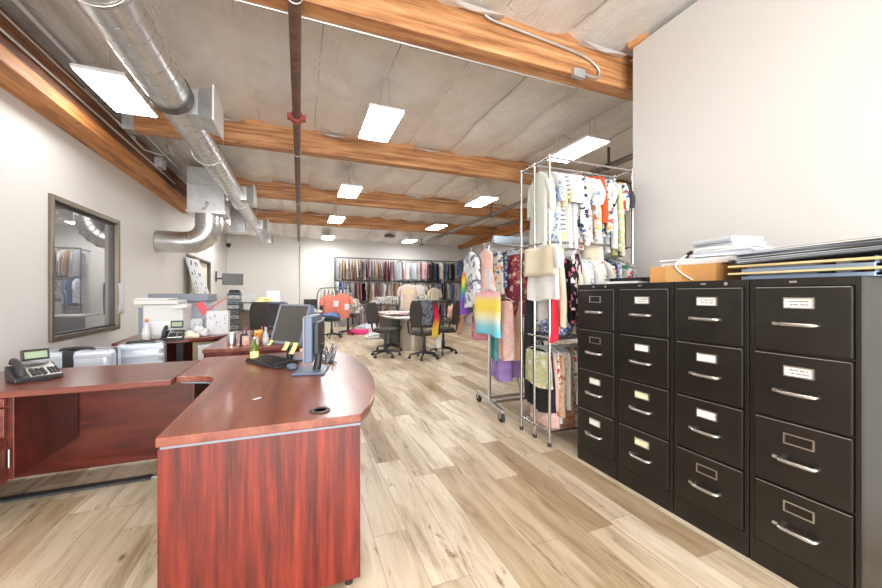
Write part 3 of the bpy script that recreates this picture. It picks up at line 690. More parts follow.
t=thing('storage_desk','dark desk with pale top right of the dark monitor, far back','desk',(.15,10.6,0))
MB().box(-.75,-.35,.77,.42,.35,.80).obj('desk_top',M['tabletop'],t,bev=.003)
MB().box(-.73,-.33,0,.40,-.30,.77).obj('front_panel',M['dgrey'],t); MB().box(.37,-.3,0,.40,.33,.77).obj('side_panel',M['dgrey'],t)
t=thing('computer_monitor','small black monitor on the dark desk far back beside the coral dresses','monitor',(.28,10.6,.801),.2)
MB().box(-.18,-.02,.06,.18,.03,.32).obj('casing',M['black'],t,bev=.005); MB().box(-.02,0,.01,.02,.03,.1).obj('stand_neck',M['black'],t); MB().box(-.1,-.07,0,.1,.07,.012).obj('foot',M['black'],t)

# ------------------------------------------------------------------ second reception desk with its clutter
t=thing('reception_desk','second cherry desk directly behind the first, crowded with cups and pens','desk',(0,0,0))
edge_desk_top([(-.86,4.0),(.02,3.98),(.10,4.4),(.12,4.9),(.08,5.5),(-.02,5.85),(-.86,5.85)],t,M['redtop'])
MB().box(-.85,4.015,.03,.0,4.04,.704).obj('front_panel',M['red'],t)
MB().box(-.85,4.04,.03,-.82,5.8,.704).obj('side_panel',M['red'],t)
D2=.7415
def can(label,x,y,r,h,m,cat='can',name='can',pens=0,z=D2):
    t=thing(name,label,cat,(x,y,z))
    MB().lathe([(0,0),(r,0),(r*1.02,.005),(r*1.02,h-.004),(r*.93,h),(r*.93,h-.02),(0,h-.02)],n=20).obj('body',m,t)
    rr=random.Random(int(x*100))
    for i in range(pens):
        a=rr.uniform(0,6.28); MB().cyl((0,0,.02),(math.cos(a)*r*1.1,math.sin(a)*r*1.1,h*1.5+rr.uniform(0,.03)),.005,6).obj('pen',[M['ink'],M['pink'],M['blueedge'],M['card_box']][i%4],t)
    return t
can('silver tin at left end of the row on second cherry desk',-.66,4.3,.042,.13,M['handle'])
can('black mug with pens right of the silver tin',-.55,4.32,.038,.1,M['black'],'mug','mug',5)
can('orange and white cup before the black mug',-.52,4.2,.032,.09,fabric('orange_print',[lin(230,120,60),(.8,.8,.8)],'dye',20),'cup','cup')
can('red and yellow printed tin in the middle of second cherry desk',-.42,4.42,.045,.13,fabric('red_yellow_print',[lin(200,40,50),lin(240,200,60),(.8,.8,.8)],'dye',14))
can('blue pen holder full of pens right of the red tin',-.35,4.36,.035,.1,M['blueedge'],'pen holder','pen_holder',6)
can('small clear jar before the red and yellow tin',-.43,4.22,.03,.07,M['clear'],'jar','jar')
bottle('clear bottle with white cap just behind the green bottle',(-.33,4.16,D2),.8,'clear','white')
t=thing('wire_basket','dark blue desk basket filled with white papers left of the dark monitor','basket',(-.16,4.35,D2),.1)
MB().box(-.13,-.1,0,.13,.1,.012).box(-.13,-.1,0,-.12,.1,.1).box(.12,-.1,0,.13,.1,.1).box(-.13,-.1,0,.13,-.09,.07).box(-.13,.09,0,.13,.1,.12).obj('tray',mat('navy_mesh',lin(56,68,98),.5),t)
crumple('paper_pile','white and blue crumpled papers inside the dark blue desk basket','paper',(-.16,4.35,D2+.04),.11,.08,.07,fabric('white_blue_scraps',[(.78,.8,.84),(.35,.42,.6),(.8,.8,.8)],'dye',9),11)
t=thing('computer_monitor','black monitor on second cherry desk, left of the sticky-note monitor','monitor',(-.26,4.95,D2),math.radians(-60))
MB().box(-.2,-.02,.1,.2,.03,.42).obj('casing',M['blueedge'],t,bev=.006); MB().box(-.18,-.025,.12,.18,-.019,.4).obj('screen',M['black'],t); MB().box(-.03,0,0,.03,.04,.15).obj('stand_neck',M['black'],t); MB().box(-.12,-.1,0,.12,.1,.012).obj('foot',M['black'],t,bev=.004)
t=thing('card_terminal','black desk calculator lying by the pen holder on second cherry desk','calculator',(-.42,4.85,D2),.5)
MB().box(-.08,-.1,0,.08,.1,.03).obj('body',M['black'],t,bev=.005); MB().box(-.06,.03,.03,.06,.08,.034).obj('display',M['lcd'],t)

# ------------------------------------------------------------------ chairs
def chair(label,loc,rz,arms=True,seat=.5,back=.55,meshm='darkcloth',bh=1.0):
    t=thing('task_chair',label,'chair',loc,rz,'black task chairs')
    MB().loft([[(x*k,y*k,z) for x,y in [(.24*math.cos(a)*(1 if abs(math.cos(a))<.7 else .98),.24*math.sin(a)) for a in [2*PI*i/24 for i in range(24)]]] for z,k in ((seat-.04,.8),(seat-.02,1),(seat+.02,1.02),(seat+.045,.9))]).obj('seat',M[meshm],t)
    MB().grid(lambda u,v:((u-.5)*.44*(1-.25*abs(2*v-1)**3),.25+.03*math.cos((u-.5)*3)+.05*v,seat+.14+v*back),10,12).obj('backrest',M[meshm],t,solid=.045)
    MB().tube([(0,.05,seat-.05),(0,.28,seat-.03),(0,.31,seat+.1),(0,.31,seat+.3)],.02,8).obj('back_bracket',M['black'],t)
    MB().cyl((0,0,.1),(0,0,seat-.04),.026,12).cyl((0,0,.1),(0,0,.26),.038,12).obj('gas_column',M['black'],t)
    for i in range(5):
        a=2*PI*i/5+.3; c_,s_=math.cos(a),math.sin(a)
        o=MB().tube([(0,0,.12),(c_*.14,s_*.14,.11),(c_*.29,s_*.29,.075)],.02,8,rs=[.026,.022,.015]).obj('leg',M['black'],t)
        w=MB(); w.cyl((c_*.29-s_*.02,s_*.29+c_*.02,.03),(c_*.29+s_*.02,s_*.29-c_*.02,.03),.03,12).cyl((c_*.29,s_*.29,.04),(c_*.29,s_*.29,.085),.009,6); w.obj('caster',M['rubber'],o)
    if arms:
        for sx in (-1,1):
            MB().tube(smooth([(sx*.2,.0,seat-.03),(sx*.3,.0,seat-.01),(sx*.31,.05,seat+.12),(sx*.30,.12,seat+.24),(sx*.29,-.08,seat+.26),(sx*.28,-.17,seat+.24),(sx*.285,-.12,seat+.05),(sx*.25,-.06,seat-.02)]),.017,8).obj('armrest',M['black'],t)
    return t
chair('black task chair left of the table, armless, backrest facing left',(1.62,7.25,0),math.radians(52),False,.53,.42)
chair('black task chair tucked behind the armless one at the table',(1.90,8.0,0),math.radians(75),False,.5,.35)
chair('black office chair between second cherry desk and back work desk',(-.42,6.7,0),math.radians(160),True,.5,.5)
chair('black armchair at the table with red and yellow scarf over its back',(2.28,6.75,0),math.radians(152),True,.5,.5)
chair('black chair beside the scarf chair, right of it',(2.86,7.2,0),math.radians(228),True,.5,.5)
chair('black chair under the coral dresses, in front of small clothes rack',(.86,10.9,0),math.radians(20),False,.52,.45)
chair('black chair carrying the white black-speckled cloth bundle',(1.4,11.6,0),math.radians(60),False,.58,.2)

# ------------------------------------------------------------------ table
t=thing('work_table','pale work table with curved metal end panel beside the black chairs','table',(0,0,0))
tp=[(1.95,7.75),(2.2,7.5),(2.6,7.45),(2.95,7.6),(3.05,8.0),(3.05,9.9),(1.85,9.9),(1.85,8.1)]
MB().prism(tp,.715,.745).obj('table_top',M['tabletop'],t,bev=.004)
MB().prism([(2.42+.30*math.cos(a),7.95+.30*math.sin(a)) for a in [2*PI*i/28 for i in range(28)]],0,.715,True).obj('curved_end_panel',M['beige'],t)
MB().box(2.0,8.3,.1,2.04,9.7,.70).box(2.0,8.28,.1,2.3,8.3,.7).obj('modesty_panel',M['dgrey'],t)
MB().box(2.7,9.5,0,2.9,9.7,.715).obj('leg',M['dgrey'],t)
FP=fabric('pink_white_blue_cotton',[lin(236,190,190),lin(240,226,220),lin(216,150,150),lin(120,150,190)],'dye',5)
crumple('fabric_pile','pink and white fabric pieces spread over the table top','fabric',(2.25,8.8,.746),.42,.7,.06,FP,21)
crumple('fabric_pile','blue and white cloth pile at right edge of the pink fabric on the table','fabric',(2.62,8.25,.746),.2,.22,.08,fabric('blue_white_cotton',[lin(90,120,160),(.75,.78,.82),lin(60,80,120)],'dye',7),22)
o=MB().box(-.1,-.1,0,.1,.1,.10).obj('fabric_stack',mat('orange_cotton',lin(238,186,120),.85),loc=(2.75,7.85,.746),bev=.02); tag(o,'folded orange cloth on table near the pastel hanging shirt','fabric')

# ------------------------------------------------------------------ filing cabinets
CX=2.0; CD=.68
ck=[(.704,1.073,'widest-looking file cabinet, nearest at right edge of the picture'),(1.078,1.452,'second file cabinet from the right, beneath the cardboard box'),(1.457,1.845,'third file cabinet from the right with pale yellow card'),(1.85,2.225,'farthest file cabinet, beside the chrome garment shelf')]
cards=[('card','card','frame','frame'),('card','card','card','frame'),('card','card','cardy','cardy'),('frame','frame','card','card')]
opens=[(.0,.0,.0,.0),(.0,.0,.0,.0),(.0,.0,.0,.0),(0,0,0,0)]
for i,(y0,y1,l) in enumerate(ck):
    t=thing('file_cabinet','black four-drawer '+l,'cabinet',(CX,(y0+y1)/2,0),0,'black filing cabinets')
    w=(y1-y0)/2; H=1.335
    b_=MB(); b_.box(.012,-w,0,CD,w,H-.0)
    b_.obj('body',M['cabside'],t,bev=.004)
    st=MB().box(0,-w,.0,.014,-w+.018,H).box(0,w-.018,.0,.014,w,H).box(0,-w+.018,H-.035,.014,w-.018,H).box(0,-w+.018,0,.014,w-.018,.115)
    for k in range(1,4): st.box(.004,-w+.018,.115+k*.2975-.006,.014,w-.018,.115+k*.2975+.004)
    st.obj('front_frame',M['cab'],t,bev=.002)
    MB().cyl((-.002,-w+.10 if i in(1,3) else w-.03,H-.018),(.004,-w+.10 if i in (1,3) else w-.03,H-.018),.009,12).obj('lock',M['handle'],t) if i in (1,3) else None
    MB().box(-.002,.01,H-.021,.002,.035,H-.013).obj('maker_plate',M['handle'],t)
    for k in range(4):
        z0=.119+(3-k)*.2975; z1=z0+.285; y_=w-.022
        dr=MB().box(-.008,-y_,z0,.012,y_,z1).obj('drawer',M['cab'],t,bev=.005)
        MB().box(-.0086,-y_+.004,z1-.004,.0,y_-.004,z1-.0015).obj('worn_edge',M['conduit'],dr)
        zc=z0+.212
        fr=MB().box(-.013,-.052,zc-.021,-.008,.052,zc-.016).box(-.013,-.052,zc+.021,-.008,.052,zc+.026).box(-.013,-.052,zc-.016,-.008,-.047,zc+.021).box(-.013,.047,zc-.016,-.008,.052,zc+.021)
        fr.obj('label_holder',M['handle'],dr)
        c=cards[i][k]
        if c!='frame':
            MB().box(-.0095,-.047,zc-.016,-.008,.047,zc+.021).obj('label_card',M[c],dr)
            rr=random.Random(i*7+k); tx=MB()
            # two short lines of printed text, letters as small bars
            for ln,zz in enumerate((zc+.006,zc-.008)):
                y=.032 if ln==0 else .028
                while y>-.03:
                    lw=rr.uniform(.003,.006); tx.box(-.0098,y-lw,zz,-.0095,y,zz+.0065); y-=lw+.0025
                    if rr.random()<.12: y-=.004
            if i==0 or (i,k) in ((1,0),(2,0)): tx.obj('printed_text',M['ink'],dr)
        zh=z0+.122; hl=.062
        MB().tube(smooth([(-.008,hl,zh),(-.026,hl-.001,zh),(-.036,hl-.014,zh),(-.038,0,zh),(-.036,-hl+.014,zh),(-.026,-hl+.001,zh),(-.008,-hl,zh)],4),.0085,8).obj('handle',M['handle'],dr)
        MB().box(-.02,.072,zh-.008,-.008,.09,zh+.007).obj('thumb_latch',M['handle'],dr,bev=.002)
# items on top of cabinets
TZ=1.336
t=thing('cardboard_box','flat cardboard box tied with white string on the cabinets','box',(2.36,1.50,TZ),math.radians(0))
MB().box(-.24,-.20,0,.24,.20,.10).obj('box_body',M['card_box'],t,bev=.003)
MB().box(-.243,-.01,-.0,-.24,.09,.098).obj('packing_tape',mat('brown_tape',lin(214,166,104),.4),t)
MB().tube(smooth([(-.18,.0,.165),(-.25,.02,.104),(-.247,-.02,.05),(-.246,-.08,.01)]),.004,6).obj('string',M['string'],t)
def stack(label,x,y,z,n,sx,sy,rz,ms,seed,name='paper_stack',dz=.004):
    rr=random.Random(seed); t=thing(name,label,'papers',(x,y,z),rz)
    for k in range(n):
        MB().obox((rr.uniform(-.012,.012),rr.uniform(-.012,.012),dz*k+dz/2),sx,sy,dz*.9,rz=rr.uniform(-.05,.05)).obj('sheet_bundle',M[ms[k%len(ms)]],t)
    return t
stack('loose white papers lying on left half of the cardboard box',2.40,1.60,TZ+.101,4,.34,.24,.2,['paper','whitem'],1,dz=.012)
stack('pale catalogue bundle sloping on right half of the cardboard box',2.38,1.36,TZ+.135,5,.30,.28,.15,['paper','whitem','lgreyp'],2,dz=.013)
stack('white magazine stack on top of the pale catalogues, highest on cabinets',2.44,1.42,TZ+.201,4,.22,.26,-.2,['whitem','paper','lgreyp'],3,dz=.016)
o=MB().obox((2.33,1.38,TZ+.118),.34,.34,.032,rz=.1).obj('envelope_pad',M['paper'],bev=.004); tag(o,'thick white envelope pad directly on the cardboard box','envelope')
o=MB().tube([(2.27,1.56,TZ+.148),(2.27,1.56,TZ+.175),(2.27,1.53,TZ+.19)],.012,8).obj('binder_clip',M['black']); tag(o,'small black binder clip on the papers above cardboard box','clip')
stack('low white envelope lying on the farthest file cabinet',2.22,1.95,TZ,3,.25,.22,.3,['paper'],4,dz=.006)
def tray(label,x,y,z,rz,w=.34,d=.27):
    t=thing('letter_tray',label,'tray',(x,y,z),rz,'letter trays on the cabinets')
    b_=MB().box(-w/2,-d/2,0,w/2,d/2,.004).box(-w/2,-d/2,.004,-w/2+.004,d/2,.05).box(-w/2,d/2-.004,.004,w/2,d/2,.05).box(-w/2,-d/2,.004,w/2,-d/2+.004,.05)
    b_.obj('tray_body',M['black'],t); return t
tray('left empty black letter tray on the farthest file cabinet',2.45,2.05,TZ+.0,.05)
tray('right black letter tray beside the cardboard box',2.46,1.78,TZ+.0,-.05,.3,.2)
def drawer_tray(label,z):
    t=thing('flat_file_tray',label,'tray',(2.36,.93,z),0,'blue trays with tan lids')
    MB().box(-.27,-.23,.0,.27,.23,.018).obj('blue_tray',M['bluepaper'],t,bev=.003)
    MB().box(-.27,-.05,.018,.25,.20,.026).box(-.27,-.16,.018,.25,-.12,.026).obj('blue_divider',M['greyp'],t)
    MB().box(-.31,-.27,.026,.27,.27,.036).obj('tan_lid',M['tan'],t,bev=.002)
drawer_tray('lower blue tray with tan lid on nearest file cabinet',TZ)
drawer_tray('upper blue tray with tan lid stacked on the lower one',TZ+.037)
t=thing('folder_heap','heap of grey folders and papers sloping on top of the trays','folders',(2.36,.93,TZ+.078),0)
fm=['greyp','paper','lgreyp','dgrey','paper','greyp','lgreyp','paper','dgrey']
rr=random.Random(5)
for k in range(9):
    T=Matrix.Translation((rr.uniform(-.02,.02),rr.uniform(-.02,.02)-.02,.012+.0065*k))@Matrix.Rotation(-.045+.004*k,4,'X')@Matrix.Rotation(rr.uniform(-.12,.12),4,'Z')
    MB().box(-.30,-.30,0,.24,.27,.003+.002*(k%2)).xf(T).obj('folder',M[fm[k]],t)
t=thing('clear_organiser','pale blue plastic organiser at right end of the folder heap','organiser',(2.3,.70,TZ),0)
MB().box(-.2,-.05,0,.2,-.045,.10).box(-.2,.0,0,.2,.004,.08).box(-.2,-.05,0,.2,.004,.004).obj('tray_body',M['bluepaper'],t)
MB().box(-.16,-.035,.004,.15,-.01,.095).obj('card_insert',M['paper'],t)

# ------------------------------------------------------------------ garments
def garment_mesh(kind,L_,w,seed,th=.03):
    rr=random.Random(seed); b_=MB(); n=26; loops=[]
    if kind=='panel': prof=[(-.10,w*.86,.012),(-.12,w*.9,.016),(-.3,w*.96,.02),(-.6,w,.024),(-.85,w,.026),(-1,w*1.02,.028)]
    elif kind=='trouser': prof=[(-.10,w*.8,.018),(-.13,w*.85,.022),(-.4,w*.9,.024),(-.7,w*.8,.022),(-1,w*.72,.02)]
    elif kind=='dress': prof=[(-.045,.05,.018),(-.07,.10,.02),(-.11,w*.82,.02),(-.2,w*.80,.024),(-.42,w*.72,.026),(-.6,w*.85,.034),(-1,w*1.12,.045)]
    else: prof=[(-.045,.055,.02),(-.065,.10,.022),(-.105,w*.9,.024),(-.18,w*.95,.028),(-.45,w*.92,.03),(-.75,w*.97,.032),(-1,w,.034)]
    P=[]
    for i in range(len(prof)-1):
        a,b=prof[i],prof[i+1]; k=1 if i<2 else 3
        for j in range(k): P.append(tuple(a[q]+(b[q]-a[q])*j/k for q in range(3)))
    P.append(prof[-1]); ph=[rr.uniform(0,6) for _ in range(4)]; fr=rr.uniform(18,30)
    for z,hw,t in P:
        zz=z if z>-.121 else -.12-(-z-.12)/.88*(L_-.12)
        g=min(1,max(0,(-zz-.12)/.5)); lp=[]
        for j in range(n):
            a=2*PI*j/n; ca,sa=math.cos(a),math.sin(a)
            x=hw*math.copysign(abs(ca)**.6,ca); y=t*math.copysign(abs(sa)**.8,sa)*(th/.03)
            f=math.sin(x*fr+ph[0])*.016*g+math.sin(x*fr*.5+ph[1]+zz*3)*.012*g
            lp.append((x+.008*math.sin(zz*9+ph[2])*g,y+f,zz+(.02*math.sin(x*14+ph[3])*g if z==-1 else 0)))
        loops.append(lp)
    b_.loft(loops)
    if kind in('shirt','long'):
        sl=.24 if kind=='shirt' else .56
        for sx in (-1,1):
            pts=[(sx*w*.8,0,-.115),(sx*w*.97,.0,-.17),(sx*(w+.035),.012*rr.uniform(-1,1),-.12-sl*.6),(sx*(w+.03+rr.uniform(0,.03)),.02*rr.uniform(-1,1),-.13-sl)]
            q=smooth(pts,3); L2=[]
            for i,p in enumerate(q):
                s=i/(len(q)-1); rx=.075-.025*s if kind=='shirt' else .07-.035*s
                L2.append([(p[0]+rx*math.cos(2*PI*j/12),p[1]+.024*math.sin(2*PI*j/12),p[2]+.01*math.cos(2*PI*j/12)*sx*-1) for j in range(12)])
            b_.loft(L2)
    return b_
GM={}
for k,(kind,L_,w) in dict(shirt=('shirt',.72,.22),shirt2=('shirt',.66,.2),shirt3=('shirt',.78,.23),long=('long',.74,.22),long2=('long',.8,.21),dress=('dress',1.02,.24),dress2=('dress',.9,.22),panel=('panel',.72,.2),panel2=('panel',.8,.17),panel3=('panel',.62,.22),trouser=('trouser',.95,.17),short=('panel',.45,.2)).items():
    GM[k]=garment_mesh(kind,L_,w,len(k)*7+int(L_*100)).mesh('garment_'+kind,[M['paper']])
hb=MB()
hk=[(0,0,-.055),(0,0,-.02),(.012,0,-.008),(.02,0,.006),(.012,0,.02),(0,0,.024),(-.012,0,.016)]
hb.tube(smooth(hk,2),.0025,5).tube([(-.19,0,-.115),(-.1,0,-.075),(0,0,-.05),(.1,0,-.075),(.19,0,-.115)],.006,5)
HM=hb.mesh('hanger',[M['black']])
NAMES={'shirt':'shirt','shirt2':'shirt','shirt3':'shirt','long':'long-sleeved top','long2':'long-sleeved top','dress':'dress','dress2':'dress','panel':'skirt','panel2':'hanging garment','panel3':'skirt','trouser':'trousers','short':'shorts'}
KIND={'shirt':'shirt','shirt2':'shirt','shirt3':'shirt','long':'long_sleeved_top','long2':'long_sleeved_top','dress':'dress','dress2':'dress','panel':'skirt','panel2':'garment','panel3':'skirt','trouser':'trousers','short':'shorts'}
hmat=[M['black'],M['clear'],M['white']]
def garment(k,m,loc,rz,label,group,hang=0,sc=(1,1,1),par=True):
    o=bpy.data.objects.new(KIND[k],GM[k]); col.objects.link(o)
    o.location=loc; o.rotation_euler=(0,0,rz); o.scale=sc
    o.material_slots[0].link='OBJECT'; o.material_slots[0].material=m
    tag(o,label,'garment',group)
    if par:
        h=bpy.data.objects.new('hanger',HM); col.objects.link(h); h.parent=o
        h.material_slots[0].link='OBJECT'; h.material_slots[0].material=hmat[hang]
    return o
W_=lin(238,238,236)
F={ # name: (words, material)
'wgreen':('white pale-green',fabric('fabric_white_green',[lin(232,234,230),lin(220,230,216),lin(236,236,234)],'dye',4)),
'white':('white',fabric('fabric_white',[lin(234,234,232)],'plain')),
'wblue':('white and light-blue',fabric('fabric_white_blue',[W_,lin(170,190,220),lin(120,150,200)],'spots',16)),
'orange':('orange and yellow',fabric('fabric_orange',[lin(238,150,50),lin(245,200,70),W_],'dye',6)),
'brownst':('brown-and-white striped',fabric('fabric_brown_stripe',[W_,lin(170,140,120),W_,lin(120,100,100)],'stripe',7)),
'greyst':('grey striped',fabric('fabric_grey_stripe',[lin(225,225,225),lin(150,150,160),W_],'stripe',9)),
'navyw':('navy spotted white',fabric('fabric_navy_white',[W_,lin(40,50,90),lin(80,90,130)],'spots',13)),
'redor':('red-orange',fabric('fabric_red_orange',[lin(228,88,48)],'plain')),
'redmark':('red-printed white',fabric('fabric_red_marks',[W_,lin(214,60,60),lin(230,120,90)],'spots',15)),
'cream':('cream',fabric('fabric_cream',[lin(232,222,196)],'plain')),
'floral':('white floral',fabric('fabric_white_floral',[lin(236,234,228),lin(224,120,100),lin(240,190,100),lin(110,150,110)],'spots',15)),
'multi':('multicoloured print',fabric('fabric_multi',[lin(226,222,214),lin(60,90,150),lin(230,170,60),lin(60,130,110),lin(210,80,80)],'spots',12)),
'black':('black',fabric('fabric_black',[lin(42,42,44)],'plain')),
'charcoal':('charcoal grey',fabric('fabric_charcoal',[lin(74,72,74)],'plain')),
'paleblue':('pale blue',fabric('fabric_pale_blue',[lin(186,206,226),lin(214,226,236)],'dye',5)),
'yelgr':('pale yellow-green print',fabric('fabric_yellow_green',[W_,lin(214,206,150),lin(176,190,150),W_,lin(226,226,214)],'dye',7)),
'maroon':('maroon floral',fabric('fabric_maroon_floral',[lin(150,66,88),lin(232,170,120),lin(214,110,100),lin(240,220,200)],'spots',11)),
'bluedot':('blue dotted',fabric('fabric_blue_dots',[lin(70,100,150),lin(210,220,235),W_],'spots',22)),
'rust':('rust brown print',fabric('fabric_rust',[lin(170,98,72),lin(216,180,150),lin(110,70,60)],'dye',9)),
'red':('bright red',fabric('fabric_red',[lin(222,30,52),lin(230,60,80)],'dye',6)),
'pinkfl':('black with pink flowers',fabric('fabric_black_pink',[lin(40,38,42),lin(226,120,150),lin(240,220,220)],'spots',9)),
'tiedye':('pink, yellow and turquoise tie-dye',fabric('fabric_tie_dye',[lin(110,200,226),lin(150,214,230),lin(238,236,200),lin(248,220,90),lin(246,222,110),lin(232,170,206),lin(224,150,204)],'bands',.62)),
'navydye':('navy and white tie-dye',fabric('fabric_navy_dye',[lin(50,58,88),lin(230,232,238),lin(235,236,240),lin(66,74,110),lin(238,238,240)],'dye',5)),
'rainbow':('rainbow',fabric('fabric_rainbow',[lin(120,80,170),lin(80,120,200),lin(90,190,90),lin(240,220,70),lin(240,140,40),lin(240,150,170)],'bands',.62)),
'pastel':('pastel pink',fabric('fabric_pastel_pink',[lin(240,206,196),lin(228,180,170),lin(238,226,216)],'dye',5)),
'rose':('rose red',fabric('fabric_rose',[lin(190,84,100),lin(226,170,180)],'dye',6)),
'purple':('lilac purple',fabric('fabric_lilac',[lin(176,146,208),lin(150,120,188)],'dye',4)),
'teal':('teal',fabric('fabric_teal',[lin(60,140,150),lin(100,180,190)],'dye',4)),
'navyp':('navy patterned',fabric('fabric_navy_print',[lin(44,58,92),lin(140,160,190),lin(190,200,214)],'spots',20)),
'whgold':('white with green and gold print',fabric('fabric_white_gold',[lin(234,232,224),lin(120,140,80),lin(220,150,60),lin(180,70,60)],'spots',13)),
'coral':('coral',fabric('fabric_coral',[lin(240,142,122)],'plain')),
'peach':('peach',fabric('fabric_peach',[lin(246,190,164)],'plain')),
'grey':('grey',fabric('fabric_grey',[lin(150,148,150),lin(176,172,172)],'dye',8)),
'greyp':('grey speckled',fabric('fabric_grey_speckle',[lin(160,156,154),lin(80,78,84),lin(220,216,214)],'spots',24)),
'tan':('tan',fabric('fabric_tan',[lin(192,156,116),lin(170,130,96)],'dye',7)),
'mauve':('mauve print',fabric('fabric_mauve',[lin(184,142,148),lin(216,190,192),lin(140,100,108)],'dye',9)),
'dkred':('dark red print',fabric('fabric_dark_red',[lin(142,50,60),lin(190,120,120)],'dye',9)),
'pinkst':('pink striped',fabric('fabric_pink_stripe',[lin(232,180,186),W_,lin(206,130,142)],'stripe',9)),
'brown':('grey-brown',fabric('fabric_grey_brown',[lin(128,112,104),lin(168,150,140)],'dye',9)),
'navy':('navy',fabric('fabric_navy',[lin(42,54,86)],'plain')),
'denim':('denim blue',fabric('fabric_denim',[lin(86,112,160),lin(120,144,184)],'dye',7)),
'yelpas':('pastel yellow and pink',fabric('fabric_pastel_yellow',[lin(236,236,180),lin(238,206,200),lin(232,236,220)],'dye',3)),
'scarf':('red, pink and yellow',fabric('fabric_scarf',[lin(90,90,100),lin(120,124,140),lin(240,214,60),lin(242,190,70),lin(232,60,90),lin(226,50,80),lin(70,70,80)],'bands',.9)),
'bwpat':('black and white patterned',fabric('fabric_black_white',[lin(216,212,204),lin(40,40,42),lin(90,86,84)],'spots',14)),
}
used_labels=set()
def uniq(lbl):
    assert lbl not in used_labels, lbl
    used_labels.add(lbl); return lbl

# ---- chrome garment shelf (two bays high) and what hangs there
RX0,RX1,RY0,RY1=1.93,2.86,2.47,2.88
t=thing('chrome_garment_rack','tall chrome three-tier garment rack beside the file cabinets','rack',(0,0,0))
for x in (RX0,RX1):
    for y in (RY0,2.675,RY1):
        o=MB().cyl((x,y,.012),(x,y,2.42),.0125,12).obj('post',M['chrome'],t); MB().cyl((x,y,0),(x,y,.03),.018,10).obj('foot',M['rubber'],o)
for z in (2.40,1.70,.90,.12):
    s_=MB()
    for y in (RY0,RY1): s_.cyl((RX0,y,z),(RX1,y,z),.010,8)
    for x in (RX0,RX1): s_.cyl((x,RY0,z),(x,RY1,z),.010,8)
    s_.obj('tier_frame',M['chrome'],t)
for z in (2.40,1.66,.86): MB().cyl((RX0,2.675,z),(RX1,2.675,z),.012,10).obj('hanging_rail',M['chrome'],t)
for z in (.905,.12):
    s_=MB().cyl((RX0,2.6,z),(RX1,2.6,z),.003,5)
    for i in range(34):
        x=RX0+.02+i*(RX1-RX0-.04)/33; s_.cyl((x,RY0,z),(x,RY1,z),.0025,5)
    s_.obj('wire_shelf',M['chrome'],t)
top=['wgreen','white','wblue','orange','yelgr','white','brownst','greyst','white','navyw','redor','redmark','cream','wblue','floral','white','redor','cream','floral','multi','paleblue','white','black','brownst','yelgr','wblue','multi','charcoal','black']
words={}
def row(specs,x0,x1,y,z,where,group,kinds,rz0=0,jit=.12,lens=None,along='x',hang=1,seed=1,ymod=0):
    rr=random.Random(seed); n=len(specs)
    for i,c in enumerate(specs):
        p=x0+(x1-x0)*i/max(1,n-1); k=kinds[rr.randrange(len(kinds))] if not isinstance(kinds,dict) else kinds[i]
        loc=(p,y+rr.uniform(-ymod,ymod),z-.014) if along=='x' else (y+rr.uniform(-ymod,ymod),p,z-.014)
        rz=(PI/2 if along=='x' else 0)+rz0+rr.uniform(-jit,jit)
        a=F[specs[i-1]][0] if i else None; b_=F[specs[i+1]][0] if i<n-1 else None
        nm=NAMES[k]
        if a is None: l=f'{F[c][0]} {nm}, first one {where}'
        elif b_ is None: l=f'{F[c][0]} {nm}, last one {where}'
        else: l=f'{F[c][0]} {nm} after {a} one {where}'
        if l in used_labels: l=f'{F[c][0]} {nm} between {a} and {b_} ones {where}'
        q=0
        while l in used_labels or len(l.split())>16:
            q+=1; l=f'{F[c][0]} {nm} after {a}, {where}' if q==1 else f'{F[c][0]} {nm} {where}, before {b_}'
            if q>2: l=f'{F[c][0]} {nm}, {["lower","paler","fuller","narrower","nearer"][q%5]} one {where}'
            if q>8: l=f'{F[c][0]} {nm} {where}, {q}'; 
        used_labels.add(l)
        s=(lens(rr) if lens else rr.uniform(.88,1.05))*(.66 if c=='redor' else 1)
        garment(k,F[c][1],loc,rz,l,group,hang,(rr.uniform(.85,1.0),rr.uniform(.8,1.3),s),True)
row(top,RX0+.05,RX1-.02,2.675,2.40,'on rack top tier','garments on the top tier of the chrome rack',['shirt','shirt2','long','shirt3','panel2'],-.1,.16,lambda r:r.uniform(.84,1.12),seed=3)
mid=['white','cream','rust','pinkfl','black','cream','brownst','white','floral','wblue','floral','white','floral','yelgr','multi','white','floral','navyp','wblue','multi','navyp','greyp']
row(mid,RX0+.07,RX1-.02,2.675,1.66,'on rack middle tier','garments on the middle tier of the chrome rack',['shirt','panel','panel3','shirt3','long'],-.05,.14,lambda r:r.uniform(.85,1.05),seed=8)
low=['rust','floral','white','rust','whgold','floral','whgold','whgold','floral','whgold','floral','whgold','maroon','teal','pinkst','maroon','white','bluedot','multi']
row(low,RX0+.16,RX1-.02,2.675,.86,'on rack bottom tier','garments on the bottom tier of the chrome rack',['panel','panel2','panel3','panel'],0,.1,lambda r:r.uniform(.78,.98),seed=5)
def gl(k,m,x,l,sc): used_labels.add(l); garment(k,F[m][1],(x,2.675,.846),PI/2,l,'garments on the bottom tier of the chrome rack',1,sc)
gl('short','yelgr',1.965,'short white and yellow-green skirt at left end of rack bottom tier',(.95,1,.85))
gl('panel2','black',1.995,'black trousers just behind the short skirt on rack bottom tier',(1.0,1.1,.74))
gl('panel2','pastel',2.03,'long pastel pink garment behind black trousers on rack bottom tier',(1.05,1,.92))
gl('panel2','whgold',2.06,'white and gold print garment behind the long pastel pink one',(1.05,1,.86))
garment('long',F['whgold'][1],(2.24,2.44,.86),.75,'white print top with gold facing the camera on rack bottom tier','garments hung outside the chrome rack',1,(.66,1.1,.7))
